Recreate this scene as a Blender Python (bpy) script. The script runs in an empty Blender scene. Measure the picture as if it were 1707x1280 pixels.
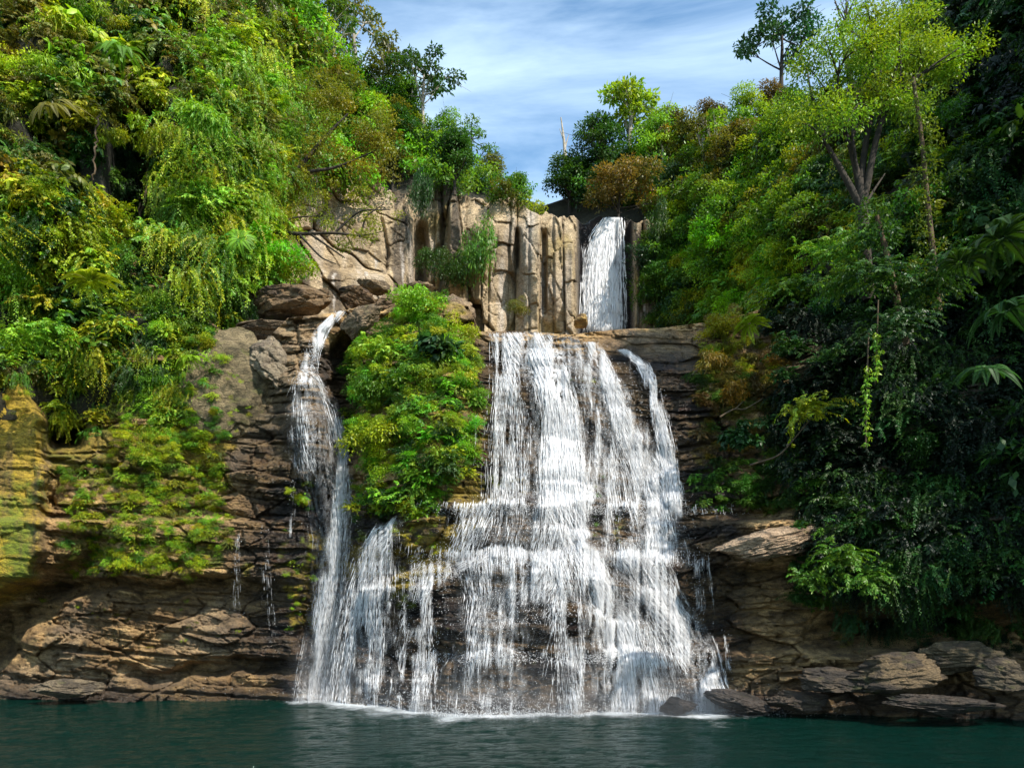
import bpy, math
import numpy as np
from mathutils import Vector, Matrix, Euler
from mathutils.bvhtree import BVHTree

sc = bpy.context.scene
R = math.radians
rng = np.random.default_rng(11)

# ------------------------------------------------------------------ camera
F, CU, HV, CZ = 1340.0, 853.5, 1010.0, 5.0       # focal (px), centre column, horizon row, eye height
cam = bpy.data.cameras.new('camera'); cam.sensor_width = 36
cam.lens = 36 * F / 1707; cam.shift_y = (HV - 640) / 1707
cam.clip_start = 0.2; cam.clip_end = 3000
co = bpy.data.objects.new('camera', cam); sc.collection.objects.link(co)
co.location = (0, 0, CZ); co.rotation_euler = (R(90), 0, 0); sc.camera = co

# ------------------------------------------------------------------ light
SUN_AZ, SUN_EL = 136.0, 46.0                      # azimuth clockwise from +Y
sv = Vector((math.sin(R(SUN_AZ)) * math.cos(R(SUN_EL)), math.cos(R(SUN_AZ)) * math.cos(R(SUN_EL)), math.sin(R(SUN_EL))))
sl = bpy.data.lights.new('sun', 'SUN'); sl.energy = 5.0; sl.angle = R(0.5); sl.color = (1.0, 0.93, 0.82)
so = bpy.data.objects.new('sun', sl); sc.collection.objects.link(so)
so.rotation_euler = sv.to_track_quat('Z', 'Y').to_euler(); so.location = (20, -20, 60)

w = bpy.data.worlds.new('World'); sc.world = w; w.use_nodes = True
nt = w.node_tree; nt.nodes.clear()
def N(nt, t, **k):
    n = nt.nodes.new(t)
    for a, b in k.items():
        if a in n.inputs: n.inputs[a].default_value = b
        else: setattr(n, a, b)
    return n
sky = N(nt, 'ShaderNodeTexSky', sky_type='NISHITA', sun_disc=False, sun_elevation=R(SUN_EL), sun_rotation=R(SUN_AZ))
sky.air_density = 1.0; sky.dust_density = 0.6; sky.ozone_density = 1.2
bg = N(nt, 'ShaderNodeBackground', Strength=0.115); out = N(nt, 'ShaderNodeOutputWorld')
tc = N(nt, 'ShaderNodeTexCoord')
mp = N(nt, 'ShaderNodeMapping'); mp.inputs['Scale'].default_value = (1.3, 1.3, 7.0); mp.inputs['Rotation'].default_value = (0, R(-5), 0)
no = N(nt, 'ShaderNodeTexNoise', Scale=1.9, Detail=8.0, Roughness=0.58, Distortion=0.5)
rp = N(nt, 'ShaderNodeValToRGB'); rp.color_ramp.elements[0].position = 0.33; rp.color_ramp.elements[1].position = 0.85
rp.color_ramp.elements[1].color = (0.75, 0.75, 0.75, 1)
mx = N(nt, 'ShaderNodeMixRGB'); mx.inputs[2].default_value = (7.6, 9.4, 11.0, 1)
L = nt.links.new
L(tc.outputs['Generated'], mp.inputs[0]); L(mp.outputs[0], no.inputs['Vector']); L(no.outputs['Fac'], rp.inputs[0])
L(rp.outputs[0], mx.inputs[0]); hs = N(nt, 'ShaderNodeMixRGB', blend_type='MULTIPLY'); hs.inputs[0].default_value = 1; hs.inputs[2].default_value = (1.2, 1.45, 1.45, 1); L(sky.outputs[0], hs.inputs[1]); L(hs.outputs[0], mx.inputs[1]); L(mx.outputs[0], bg.inputs[0]); L(bg.outputs[0], out.inputs[0])

sc.view_settings.view_transform = 'Standard'; sc.view_settings.look = 'None'
sc.view_settings.exposure = 0.7; sc.view_settings.gamma = 1
sc.cycles.max_bounces = 5; sc.cycles.diffuse_bounces = 3; sc.cycles.glossy_bounces = 2
sc.cycles.transparent_max_bounces = 10; sc.cycles.transmission_bounces = 3
sc.cycles.caustics_reflective = False; sc.cycles.caustics_refractive = False

# ------------------------------------------------------------------ helpers
def P(u, v, Y):
    u, v, Y = np.broadcast_arrays(np.asarray(u, float), np.asarray(v, float), np.asarray(Y, float))
    return np.stack([(u - CU) * Y / F, Y, CZ + (HV - v) * Y / F], -1)
def ss(a, b, x):
    t = np.clip((x - a) / (b - a), 0, 1); return t * t * (3 - 2 * t)
def box(u, v, u0, u1, v0, v1, su=20, sv_=12):
    return ss(u0 - su, u0 + su, u) * (1 - ss(u1 - su, u1 + su, u)) * ss(v0 - sv_, v0 + sv_, v) * (1 - ss(v1 - sv_, v1 + sv_, v))
def hsh(i, j, k, s):
    n = (np.asarray(i, np.int64) * 374761393 + np.asarray(j, np.int64) * 668265263 + np.asarray(k, np.int64) * 2147483647 + s * 1274126177) & 0xffffffff
    n = ((n ^ (n >> 13)) * 1274126177) & 0xffffffff
    n = ((n ^ (n >> 16)) * 2246822519) & 0xffffffff
    return ((n ^ (n >> 15)) & 0xffffff) / float(0xffffff)
def vn(x, y, z, s=0):
    x, y, z = np.broadcast_arrays(np.asarray(x, float), np.asarray(y, float), np.asarray(z, float))
    xi, yi, zi = np.floor(x), np.floor(y), np.floor(z)
    fx, fy, fz = x - xi, y - yi, z - zi
    fx, fy, fz = [t * t * (3 - 2 * t) for t in (fx, fy, fz)]
    xi, yi, zi = xi.astype(np.int64), yi.astype(np.int64), zi.astype(np.int64)
    r = 0
    for a in (0, 1):
        wa = fx if a else 1 - fx
        for b in (0, 1):
            wb = fy if b else 1 - fy
            for c in (0, 1):
                r = r + wa * wb * (fz if c else 1 - fz) * hsh(xi + a, yi + b, zi + c, s)
    return r * 2 - 1
def fbm(x, y, z, o=4, s=0, g=0.5):
    r, a, t = 0, 1.0, 0.0
    for k in range(o):
        r = r + a * vn(x, y, z, s + k * 17); t += a; a *= g
        x, y, z = x * 2.03, y * 2.03, z * 2.03
    return r / t
_layers = {}
def strata(x, z, tmin, tmax, blk, seed):
    """random beds of rock, each broken into blocks: 0 (recessed) .. 1 (proud)"""
    key = (tmin, tmax, seed)
    if key not in _layers:
        g = np.random.default_rng(seed); _layers[key] = np.cumsum(g.uniform(tmin, tmax, int(160 / (tmin + tmax) * 2))) - 70
    e = _layers[key]
    i = np.clip(np.searchsorted(e, z), 1, len(e) - 1)
    t = (z - e[i - 1]) / (e[i] - e[i - 1])
    ln = blk * (0.5 + 1.5 * hsh(i, 3, 5, seed))
    xx = (x + 37 * hsh(i, 1, 2, seed)) / ln
    j = np.floor(xx); f = xx - j
    p = 0.55 * hsh(i, j, 0, seed + 5) + 0.45 * hsh(i, 0, 9, seed + 6)
    edge = np.minimum(ss(0, 0.12, t) * ss(0, 0.05, 1 - t), ss(0, 0.05, f) * ss(0, 0.05, 1 - f) * 0.5 + 0.5)
    return p * edge + 0.15 * (1 - t) * edge

def voro(x, z, s):
    xi, zi = np.floor(x), np.floor(z); F1 = np.full(x.shape, 9.); F2 = F1.copy(); ci = np.zeros(x.shape); cx = np.zeros(x.shape); cz = np.zeros(x.shape)
    for a in (-1, 0, 1):
        for b in (-1, 0, 1):
            i, j = (xi + a).astype(np.int64), (zi + b).astype(np.int64)
            px, pz = i + .1 + .8 * hsh(i, j, 1, s), j + .1 + .8 * hsh(i, j, 2, s); d = np.abs(x - px) ** 1.5 + np.abs(z - pz) ** 1.5
            n = d < F1; F2 = np.where(n, F1, np.minimum(F2, d)); ci = np.where(n, hsh(i, j, 3, s), ci); cx = np.where(n, x - px, cx); cz = np.where(n, z - pz, cz); F1 = np.where(n, d, F1)
    return F1, F2, ci, cx, cz
def chunks(x, z, s, tilt=.5):
    F1, F2, c, dx, dz = voro(x, z, s)
    t1 = (c * 7.3 % 1) * 2 - 1; t2 = (c * 13.7 % 1) * 2 - 1
    return c + tilt * (t1 * dx + t2 * dz) - .45 * (1 - ss(0, .09, F2 - F1)), c
def mesh_np(name, V, Fc, col=None, smooth=False):
    me = bpy.data.meshes.new(name); V = np.ascontiguousarray(V, np.float32).reshape(-1, 3); Fc = np.ascontiguousarray(Fc, np.int32)
    k = Fc.shape[1]; me.vertices.add(len(V)); me.vertices.foreach_set('co', V.ravel())
    me.loops.add(Fc.size); me.loops.foreach_set('vertex_index', Fc.ravel())
    me.polygons.add(len(Fc)); me.polygons.foreach_set('loop_start', np.arange(0, Fc.size, k, dtype=np.int32))
    if smooth: me.polygons.foreach_set('use_smooth', np.ones(len(Fc), bool))
    me.update(calc_edges=True)
    if col is not None:
        c = np.ones((len(V), 4), np.float32); c[:, :col.shape[-1]] = col.reshape(len(V), -1)
        a = me.attributes.new('Col', 'FLOAT_COLOR', 'POINT'); a.data.foreach_set('color', c.ravel())
    return me
def ob(name, me, mat=None, parent=None, label=None, cat=None, group=None, kind=None, loc=None):
    if mat and not me.materials: me.materials.append(mat)
    o = bpy.data.objects.new(name, me); sc.collection.objects.link(o)
    if parent: o.parent = parent
    if loc is not None: o.location = loc
    if label: o['label'] = label
    if cat: o['category'] = cat
    if group: o['group'] = group
    if kind: o['kind'] = kind
    return o
def empty(name, loc, label, cat, group=None):
    return ob(name, None, None, None, label, cat, group, None, loc)
def grid_faces(nr, nc):
    a = np.arange(nr * nc).reshape(nr, nc)
    return np.stack([a[:-1, :-1], a[:-1, 1:], a[1:, 1:], a[1:, :-1]], -1).reshape(-1, 4)

# ------------------------------------------------------------------ materials
def new_mat(name):
    m = bpy.data.materials.new(name); m.use_nodes = True; m.node_tree.nodes.clear(); return m, m.node_tree
def rock_mat(name, fine=1.0, bump=0.55):
    m, t = new_mat(name); l = t.links.new
    o = N(t, 'ShaderNodeOutputMaterial'); b = N(t, 'ShaderNodeBsdfPrincipled'); at = N(t, 'ShaderNodeVertexColor', layer_name='Col')
    g = N(t, 'ShaderNodeTexCoord')
    mp1 = N(t, 'ShaderNodeMapping'); mp1.inputs['Scale'].default_value = (1, 1, 3.0)
    n1 = N(t, 'ShaderNodeTexNoise', Scale=1.6 * fine, Detail=10.0, Roughness=0.7); n2 = N(t, 'ShaderNodeTexNoise', Scale=7.0 * fine, Detail=8.0, Roughness=0.75)
    l(g.outputs['Object'], mp1.inputs[0]); l(mp1.outputs[0], n1.inputs['Vector']); l(mp1.outputs[0], n2.inputs['Vector'])
    r1 = N(t, 'ShaderNodeMapRange'); r1.inputs[1].default_value = 0.25; r1.inputs[2].default_value = 0.75; r1.inputs[3].default_value = 0.35; r1.inputs[4].default_value = 1.65
    r2 = N(t, 'ShaderNodeMapRange'); r2.inputs[1].default_value = 0.3; r2.inputs[2].default_value = 0.7; r2.inputs[3].default_value = 0.55; r2.inputs[4].default_value = 1.4
    l(n1.outputs['Fac'], r1.inputs[0]); l(n2.outputs['Fac'], r2.inputs[0])
    mu = N(t, 'ShaderNodeMath', operation='MULTIPLY'); l(r1.outputs[0], mu.inputs[0]); l(r2.outputs[0], mu.inputs[1])
    n4 = N(t, 'ShaderNodeTexNoise', Scale=19.0, Detail=8.0, Roughness=0.8); l(mp1.outputs[0], n4.inputs['Vector']); r4 = N(t, 'ShaderNodeMapRange'); r4.inputs[1].default_value = 0.36; r4.inputs[2].default_value = 0.62; r4.inputs[3].default_value = 0.35; r4.inputs[4].default_value = 1.45
    l(n4.outputs['Fac'], r4.inputs[0]); m4 = N(t, 'ShaderNodeMath', operation='MULTIPLY'); l(mu.outputs[0], m4.inputs[0]); l(r4.outputs[0], m4.inputs[1])
    vm = N(t, 'ShaderNodeVectorMath', operation='SCALE'); l(at.outputs['Color'], vm.inputs[0]); l(m4.outputs[0], vm.inputs['Scale'])
    l(vm.outputs[0], b.inputs['Base Color'])
    rr = N(t, 'ShaderNodeMapRange'); rr.inputs[3].default_value = 0.28; rr.inputs[4].default_value = 0.9; l(at.outputs['Alpha'], rr.inputs[0]); l(rr.outputs[0], b.inputs['Roughness'])
    ad = N(t, 'ShaderNodeMath', operation='ADD'); l(n1.outputs['Fac'], ad.inputs[0]); l(n2.outputs['Fac'], ad.inputs[1])
    mp3 = N(t, 'ShaderNodeMapping'); mp3.inputs['Scale'].default_value = (1.1, 1.1, 3.2); ds = N(t, 'ShaderNodeTexNoise', Scale=1.4, Detail=4.0)
    l(g.outputs['Object'], ds.inputs['Vector']); dm = N(t, 'ShaderNodeMixRGB', blend_type='ADD'); dm.inputs[0].default_value = 0.9; l(g.outputs['Object'], dm.inputs[1]); l(ds.outputs['Color'], dm.inputs[2]); l(dm.outputs[0], mp3.inputs[0])
    vo = N(t, 'ShaderNodeTexVoronoi', feature='DISTANCE_TO_EDGE', Scale=1.5); l(mp3.outputs[0], vo.inputs['Vector']); vr = N(t, 'ShaderNodeMapRange'); vr.inputs[2].default_value = 0.10; l(vo.outputs['Distance'], vr.inputs[0])
    vc_ = N(t, 'ShaderNodeMapRange'); vc_.inputs[2].default_value = 0.05; vc_.inputs[3].default_value = 0.5; l(vo.outputs['Distance'], vc_.inputs[0])
    a2 = N(t, 'ShaderNodeMath', operation='MULTIPLY_ADD'); a2.inputs[1].default_value = 0.30; l(vr.outputs[0], a2.inputs[0]); l(ad.outputs[0], a2.inputs[2])
    vm2 = N(t, 'ShaderNodeVectorMath', operation='SCALE'); l(vm.outputs[0], vm2.inputs[0]); l(vc_.outputs[0], vm2.inputs['Scale']); l(vm2.outputs[0], b.inputs['Base Color'])
    a4 = N(t, 'ShaderNodeMath', operation='MULTIPLY_ADD'); a4.inputs[1].default_value = 0.45; l(n4.outputs['Fac'], a4.inputs[0]); l(a2.outputs[0], a4.inputs[2]); bp = N(t, 'ShaderNodeBump', Strength=bump * 1.3, Distance=0.4); l(a4.outputs[0], bp.inputs['Height']); l(bp.outputs[0], b.inputs['Normal'])
    l(b.outputs[0], o.inputs[0]); return m
def leaf_mat(name, trans=0.35, rough=0.45, spec=0.35):
    m, t = new_mat(name); l = t.links.new
    o = N(t, 'ShaderNodeOutputMaterial'); b = N(t, 'ShaderNodeBsdfPrincipled', Roughness=rough); b.inputs['Specular IOR Level'].default_value = spec
    at = N(t, 'ShaderNodeVertexColor', layer_name='Col'); oi = N(t, 'ShaderNodeObjectInfo')
    mu = N(t, 'ShaderNodeMixRGB', blend_type='MULTIPLY'); mu.inputs[0].default_value = 1
    l(at.outputs['Color'], mu.inputs[1]); l(oi.outputs['Color'], mu.inputs[2])
    tr = N(t, 'ShaderNodeBsdfTranslucent'); mt = N(t, 'ShaderNodeMixRGB', blend_type='MULTIPLY'); mt.inputs[0].default_value = 1; mt.inputs[2].default_value = (1.5, 1.5, 0.6, 1)
    l(mu.outputs[0], mt.inputs[1]); l(mt.outputs[0], tr.inputs[0]); l(mu.outputs[0], b.inputs['Base Color'])
    ms = N(t, 'ShaderNodeMixShader'); ms.inputs[0].default_value = trans; l(b.outputs[0], ms.inputs[1]); l(tr.outputs[0], ms.inputs[2]); l(ms.outputs[0], o.inputs[0]); return m
def bark_mat(name, c, c2):
    m, t = new_mat(name); l = t.links.new
    o = N(t, 'ShaderNodeOutputMaterial'); b = N(t, 'ShaderNodeBsdfPrincipled', Roughness=0.9); g = N(t, 'ShaderNodeTexCoord')
    n1 = N(t, 'ShaderNodeTexNoise', Scale=3.0, Detail=6.0); l(g.outputs['Object'], n1.inputs['Vector'])
    r = N(t, 'ShaderNodeValToRGB'); r.color_ramp.elements[0].color = (*c, 1); r.color_ramp.elements[1].color = (*c2, 1); r.color_ramp.elements[0].position = .35; r.color_ramp.elements[1].position = .65
    l(n1.outputs['Fac'], r.inputs[0]); l(r.outputs[0], b.inputs['Base Color'])
    bp = N(t, 'ShaderNodeBump', Strength=0.6, Distance=0.1); l(n1.outputs['Fac'], bp.inputs['Height']); l(bp.outputs[0], b.inputs['Normal'])
    l(b.outputs[0], o.inputs[0]); return m
M_rock = rock_mat('rock'); M_earth = rock_mat('earth', 1.0, 0.6)
M_leaf = leaf_mat('leaf'); M_gloss = leaf_mat('glossy_leaf', 0.25, 0.5, 0.25)
M_bark = bark_mat('bark', (0.012, 0.009, 0.006), (0.04, 0.03, 0.02)); M_pale = bark_mat('pale_bark', (0.22, 0.19, 0.15), (0.42, 0.38, 0.32))
M_vine = bark_mat('vine_stem', (0.04, 0.026, 0.013), (0.10, 0.065, 0.032))

# ------------------------------------------------------------------ lower rock wall
def disp_rock(u, v, Y0, amp):
    p = P(u, v, Y0); x, y, z = p[..., 0], p[..., 1], p[..., 2]
    wx = 0.9 * fbm(x * .35, y * .35, z * .35, 3, 3) + .12 * fbm(x * 2, z * 2, y, 2, 4); wz = 0.45 * fbm(x * .12, y * .2, z * .4, 3, 5)
    tilt = 0.02 * x - 0.11 * np.clip(x - 9, 0, None) - .05 * np.clip(-x - 12, 0, None)
    c1, h1 = chunks((x + wx) / 3.6, (z + wz + tilt + .2 * wx) / 1.5, 21); c2, h2 = chunks((x - wx) / 1.3 + 3, (z + wz + tilt) / .5, 22); c3, h3 = chunks((x + wx) / .55, (z + tilt) / .26, 23)
    zz = z + wz + tilt + .55 * (h1 - .5) + .12 * (h2 - .5)
    m = ss(-.25, .25, fbm(x * .3 + 5, y * .3, z * .5, 3, 33))
    d = 0.55 * strata(x + wx, zz, 0.6, 2.2, 4.0, 1) + (.12 + .36 * m) * strata(x + wx * 1.5, zz + wz * .6, 0.16, 0.7, 1.6, 2) + (.07 + .14 * m) * strata(x - wx, zz + 0.15 * wx, 0.05, 0.2, 0.8, 4)
    d = d + .8 * c1 + .34 * c2 + .16 * c3 * (.4 + .6 * m) + 0.6 * fbm(x * .3, z * .3, y * .3, 4, 9) + 0.12 * fbm(x * 2.5, z * 3.5, y * 2, 3, 29) - .35
    return amp * d
SH = ([-600, 0, 200, 450, 540, 600, 700, 800, 900, 1000, 1100, 1200, 1300, 1500, 1707, 2300],
      [45, 43.8, 43.3, 43.8, 43, 41.2, 38.8, 37.6, 37.6, 38.5, 38.6, 39.0, 38.4, 37.0, 35.4, 31])
def jogf(u): return 26 * vn(u / 60, 0, 0, 5) + 10 * vn(u / 19, 0, 0, 6)
def Yw(u, v, raw=False):
    u, v = np.broadcast_arrays(np.asarray(u, float), np.asarray(v, float))
    base = np.interp(u, *SH)
    jog = jogf(u); uk, vk = u, v
    # cascade tiers
    sh = np.interp(u, [560, 640, 720, 800, 900, 1060, 1150, 1230], [70, 52, 30, 8, 0, 0, 6, 20])
    u0_ = u; u = u + 10 * vn(v / 60, 0, 3, 15) + 5 * vn(v / 17, 0, 3, 16)
    vc = v - jog * .5 - sh * ss(1190, 1100, v) * ss(860, 930, v)
    cB = np.interp(vc, [546, 560, 600, 640, 838, 850, 920, 932, 1082, 1096, 1190], [7.6, 7.0, 6.1, 5.3, 4.4, 3.5, 3.1, 2.0, 1.1, 0.5, 0.0])
    cB = cB - 0.8 * np.exp(-((u - 940) / 120) ** 2) * ss(1180, 1000, v)
    lB = np.interp(v, [300, 560, 700, 860, 870, 960, 975, 1060, 1140, 1180], [1.5, 1.0, 0.6, 0.1, -0.6, -0.7, 0.5, 0.3, 0.6, 0.0])
    rB = np.interp(v + jog * .4, [300, 480, 540, 560, 600, 700, 850, 870, 940, 1000, 1050, 1085, 1100, 1180], [9, 9, 8.3, 7.2, 5.8, 4.7, 3.9, 3.0, 2.6, 2.3, 1.9, 1.4, 0.5, 0.0])
    wl = 1 - ss(520, 640, u); wr = ss(1110, 1190, u)
    Y = base + lB * wl + rB * wr + cB * (1 - wl) * (1 - wr)
    # right: vegetated upper wall comes forward, dark recess beneath it
    Y = Y - 3.2 * ss(1250, 1560, u) * (1 - ss(960, 1040, v)) + 2.3 * box(u, v, 1370, 2300, 1030, 1085 - 0.0 * u, 40, 14)
    Y = Y - 1.1 * box(u, v, 1180, 1400, 868, 945, 30, 8)
    # left features
    ue = u - 16 * vn(v / 55, 2, 0, 91) - 7 * vn(v / 17, 2, 0, 92) + 40 * ss(720, 600, v); ve = v + .5 * (u - 40) + 18 * vn(u / 40, 1, 0, 93)
    Y = Y - 2.6 * box(ue, ve, -900, 72, 600, 985, 14, 16)
    dl = (v - 1090) + (u + 20) * .89; Y = Y + 2.8 * np.exp(-((dl + 8 * vn(u / 20, v / 20, 0, 94)) / 42) ** 2) * (1 - ss(140, 200, u)) * ss(-200, -20, u)
    v = v + 16 * vn(u / 90, 0, 1, 95) + 7 * vn(u / 25, 0, 1, 96) + .06 * (u - 200) * (u < 500)
    Y = Y + 4.5 * box(u, v, 88, 138, 655, 735, 12, 14) + 1.2 * box(u, v, 20, 400, 968, 992, 50, 5)
    Y = Y + 1.1 * box(u, v, 210, 490, 1112, 1135, 50, 7) - 0.5 * box(u, v, 0, 520, 1142, 1200, 60, 8)
    Y = Y + 2.6 * box(u, v, 552, 598, 560, 760, 12, 30) + 2.4 * box(u, v, 512, 580, 790, 1130, 22, 40)
    Y = Y - 1.5 * np.exp(-((u - 515) / 42) ** 2 - ((v - 700) / 90) ** 2)
    Y = Y - 0.4 * np.exp(-((u - 385) / 75) ** 4 - ((v - 640) / 95) ** 4)
    Y = Y - 2.6 * np.exp(-((u - 690) / 105) ** 4 - ((v - 690) / 190) ** 4)
    Y = Y - 1.0 * box(u, v, 590, 745, 880, 1010, 25, 20)
    Y = Y - 0.9 * np.exp(-((u - 965) / 22) ** 2) * ss(1110, 1130, v)
    u, v = uk, vk
    if raw: return Y
    smooth = 1 - 0.8 * np.exp(-((u - 385) / 80) ** 4 - ((v - 630) / 95) ** 4) - 0.75 * box(u, v, -600, 65, 600, 985, 20, 14) - 0.5 * box(u, v, 1000, 1290, 530, 620, 30, 14)
    smooth = smooth * (1 - 0.45 * box(u, v, 780, 1120, 560, 840, 30, 20))
    return Y - disp_rock(u, v, Y, smooth) + 0.35
VT = ([-600, 0, 300, 345, 400, 440, 480, 560, 620, 700, 780, 800, 850, 950, 1000, 1100, 1180, 1290, 1350, 1450, 1707, 2300],
      [250, 300, 480, 532, 575, 570, 530, 522, 508, 488, 510, 553, 552, 558, 552, 547, 537, 512, 490, 420, 330, 200])
def vtop(u): return np.interp(u, *VT)

TAN = np.array([0.58, 0.37, 0.155]); BRN = np.array([0.26, 0.155, 0.062]); GRY = np.array([0.24, 0.19, 0.14]); WET = np.array([0.016, 0.012, 0.011])
OCH = np.array([0.27, 0.19, 0.016]); MOS = np.array([0.13, 0.17, 0.008]); RUST = np.array([0.04, 0.018, 0.013])
def mixc(a, b, f): return a + (b - a) * np.asarray(f)[..., None]
def wall_colour(u, v, p):
    x, y, z = p[..., 0], p[..., 1], p[..., 2]
    n = fbm(x * .5, y * .5, z * 1.6, 4, 41); n2 = fbm(x * 1.3, y, z * 2.4, 4, 47); n3 = fbm(x * .25, y * .25, z * .3, 3, 53); nf = fbm(x * 3, y * 3, z * 4, 3, 59)
    c = mixc(BRN, TAN, ss(-.25, .35, n + .3 * nf)); c = mixc(c, GRY, ss(0, .4, n3) * .5)
    c = mixc(c, BRN * 0.6, ss(.05, .4, -n2) * .8); c = c * (1 - .15 * ss(960, 1010, v))[..., None]
    wet = np.maximum(ss(360, 470, u + 60 * n3) * (1 - ss(560, 600, u)) * ss(600, 720, v), ss(490, 560, u) * (1 - ss(1190, 1260, u + 60 * n3)) * ss(560, 600, v + 0 * u))
    wet = np.maximum(wet, 0.85 * ss(1125, 1160, v + 14 * n)); wet = wet * (1 - box(u, v, 590, 780, 480, 830, 20, 20))
    c = mixc(c, mixc(WET, RUST, ss(.0, .5, n2 + .3 * n3) * .7), wet * (.78 + .2 * ss(0, .3, -n)))
    # mossy areas
    mo = 0; um = u + 55 * fbm(u / 60, v / 60, 0, 3, 401); vm_ = v + 45 * fbm(u / 60, v / 60, 9, 3, 402)
    for (u0, u1, v0, v1, k) in [(-600, 60, 620, 980, .55), (90, 400, 700, 960, .52), (300, 380, 560, 720, .5), (590, 800, 480, 900, .42), (560, 760, 870, 960, .45), (640, 720, 960, 1010, .5), (60, 200, 560, 760, .8),
                                (990, 1010, 780, 930, .5), (1025, 1050, 840, 900, .8), (880, 930, 1050, 1120, .5), (1150, 1300, 560, 860, .4), (470, 560, 880, 1060, .38), (1370, 1440, 880, 1100, .55), (690, 760, 980, 1120, .4), (940, 1030, 635, 655, .6), (780, 900, 780, 850, .4)]:
        mo = np.maximum(mo, k * box(um, vm_, u0, u1, v0, v1, 26, 22))
    mk = ss(0.42, 0.62, mo * .75 + .38 * n3 + .3 * n2 + .22 * nf + .12)* ss(0.02, .2, mo)
    c = mixc(c, mixc(MOS, OCH, ss(-.3, .3, n + n3)), mk * .9)
    slab = box(u - 16 * vn(v / 55, 2, 0, 91) - 7 * vn(v / 17, 2, 0, 92) + 40 * ss(720, 600, v), v + .5 * (u - 40), -900, 74, 600, 990, 12, 14)
    vs_ = fbm(x * 2.2, y, z * .25, 4, 67)
    c = mixc(c, mixc(mixc(np.array([.46, .31, .02]), MOS * 1.3, ss(0, .35, n3 + .5 * n2)), BRN * .6, ss(.0, .4, vs_) * .75), slab * .85)
    bl = np.exp(-((u - 385) / 75) ** 4 - ((v - 630) / 95) ** 4)
    c = mixc(c, np.array([.22, .17, .09]) * (1 + .3 * vs_[..., None]), bl * (1 - mk) * .8)
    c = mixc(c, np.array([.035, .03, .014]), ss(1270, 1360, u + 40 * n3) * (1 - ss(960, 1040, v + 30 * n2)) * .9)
    dry = np.clip(1 - wet * (1 - mk), 0, 1)
    return np.concatenate([c, dry[..., None]], -1)

us = np.arange(-420, 2120, 2.4); nr = 460
ts = np.linspace(0, 1, nr)[:, None]
VV = 1235 + (vtop(us)[None] - 1235) * ts; UU = np.broadcast_to(us, VV.shape)
YY = Yw(UU, VV); PW = P(UU, VV, YY)
CW = wall_colour(UU, VV, PW)
back = []
lip = PW[-1]
for k, dy in enumerate([0.3, 0.9, 2, 4, 8, 14, 22, 40]):
    q = lip.copy(); q[:, 1] += dy; q[:, 0] *= (q[:, 1] / lip[:, 1]) ** .6; q[:, 2] += 0.05 * dy + 0.25 * vn(q[:, 0] * .6, q[:, 1] * .6, 0, 3) * min(dy, 1) + 0.1; back.append(q)
PW2 = np.concatenate([PW, np.array(back)], 0); CB = np.concatenate([CW, np.repeat(CW[-1:], len(back), 0)], 0)
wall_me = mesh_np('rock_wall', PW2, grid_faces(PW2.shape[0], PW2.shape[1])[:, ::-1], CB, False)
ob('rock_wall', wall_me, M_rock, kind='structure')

# ------------------------------------------------------------------ upper cliff
UT = ([400, 440, 480, 560, 620, 650, 690, 710, 760, 800, 850, 880, 900, 930, 958, 970, 1000, 1035, 1060, 1110],
      [330, 300, 285, 272, 298, 320, 318, 290, 316, 336, 332, 345, 358, 362, 360, 372, 366, 366, 368, 372])
UYs = ([400, 440, 560, 675, 700, 760, 840, 900, 955, 968, 1035, 1062, 1110], [60, 64, 67.5, 70, 73, 72.5, 72, 71, 71, 72.6, 72.8, 72.6, 74])
def Yu(u, v):
    u, v = np.broadcast_arrays(np.asarray(u, float), np.asarray(v, float))
    Y = np.interp(u, *UYs)
    Y = Y + 2.0 * box(u, v, 560, 700, 250, 345, 10, 25) + 1.3 * ss(380, 330, v) * ss(690, 740, u) * (1 - ss(960, 980, u))
    Y = Y - 1.8 * box(u, v, 480, 660, 455, 600, 30, 10) + 2.3 * box(u, v, 690, 712, 380, 480, 5, 20) + 1.8 * box(u, v, 735, 748, 360, 480, 4, 16) - 1.0 * box(u, v, 800, 850, 380, 600, 12, 14)
    Y = Y + 1.6 * box(u, v, 858, 866, 385, 450, 3, 8) + 1.5 * box(u, v, 903, 911, 388, 520, 3, 10) - .7 * box(u, v, 868, 900, 380, 600, 5, 10)
    p = P(u, v, Y); x, y, z = p[..., 0], p[..., 1], p[..., 2]
    w1 = .32 * fbm(x * .2, y * .2, z * .12, 3, 61); w2 = .8 * fbm(x * .4, z * .2, y * .2, 3, 63)
    k = ss(640, 720, u)
    cc, hc = chunks((x + w1) / 2.3, (z + w2) / 15, 71, .9); cd, hd = chunks((x + w1) / 1.2, (z + w2) / 2.6, 72, .9)
    col = 1.9 * cc + .45 * cd + .75 * strata(z * .25, x + w1 + .4 * hc, .6, 2.0, 5, 72)
    s1, hs = chunks((x + w1 + .3 * z) / 6, (z + .35 * x + w2) / 5, 73, .8); s2, _ = chunks((x + .5 * z) / 2, (z + w1) / 1.6, 74, .5)
    slab = 1.5 * s1 + .3 * s2
    return Y - (k * col + (1 - k) * slab + 1.0 * fbm(x * .15, z * .15, 0, 3, 75) + .25 * fbm(x * 1.2, z * .9, y, 3, 76)) * (1 - .9 * ss(958, 968, u) * (1 - ss(1050, 1062, u))) + .9
uu = np.arange(400, 1112, 1.6); tt = np.linspace(0, 1, 230)[:, None]
utop = np.interp(uu, *UT) + 5 * vn(uu / 14, 0, 0, 81) + 3 * vn(uu / 5, 0, 0, 82)
V2 = 640 + (utop[None] - 640) * tt; U2 = np.broadcast_to(uu, V2.shape); P2 = P(U2, V2, Yu(U2, V2))
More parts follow.
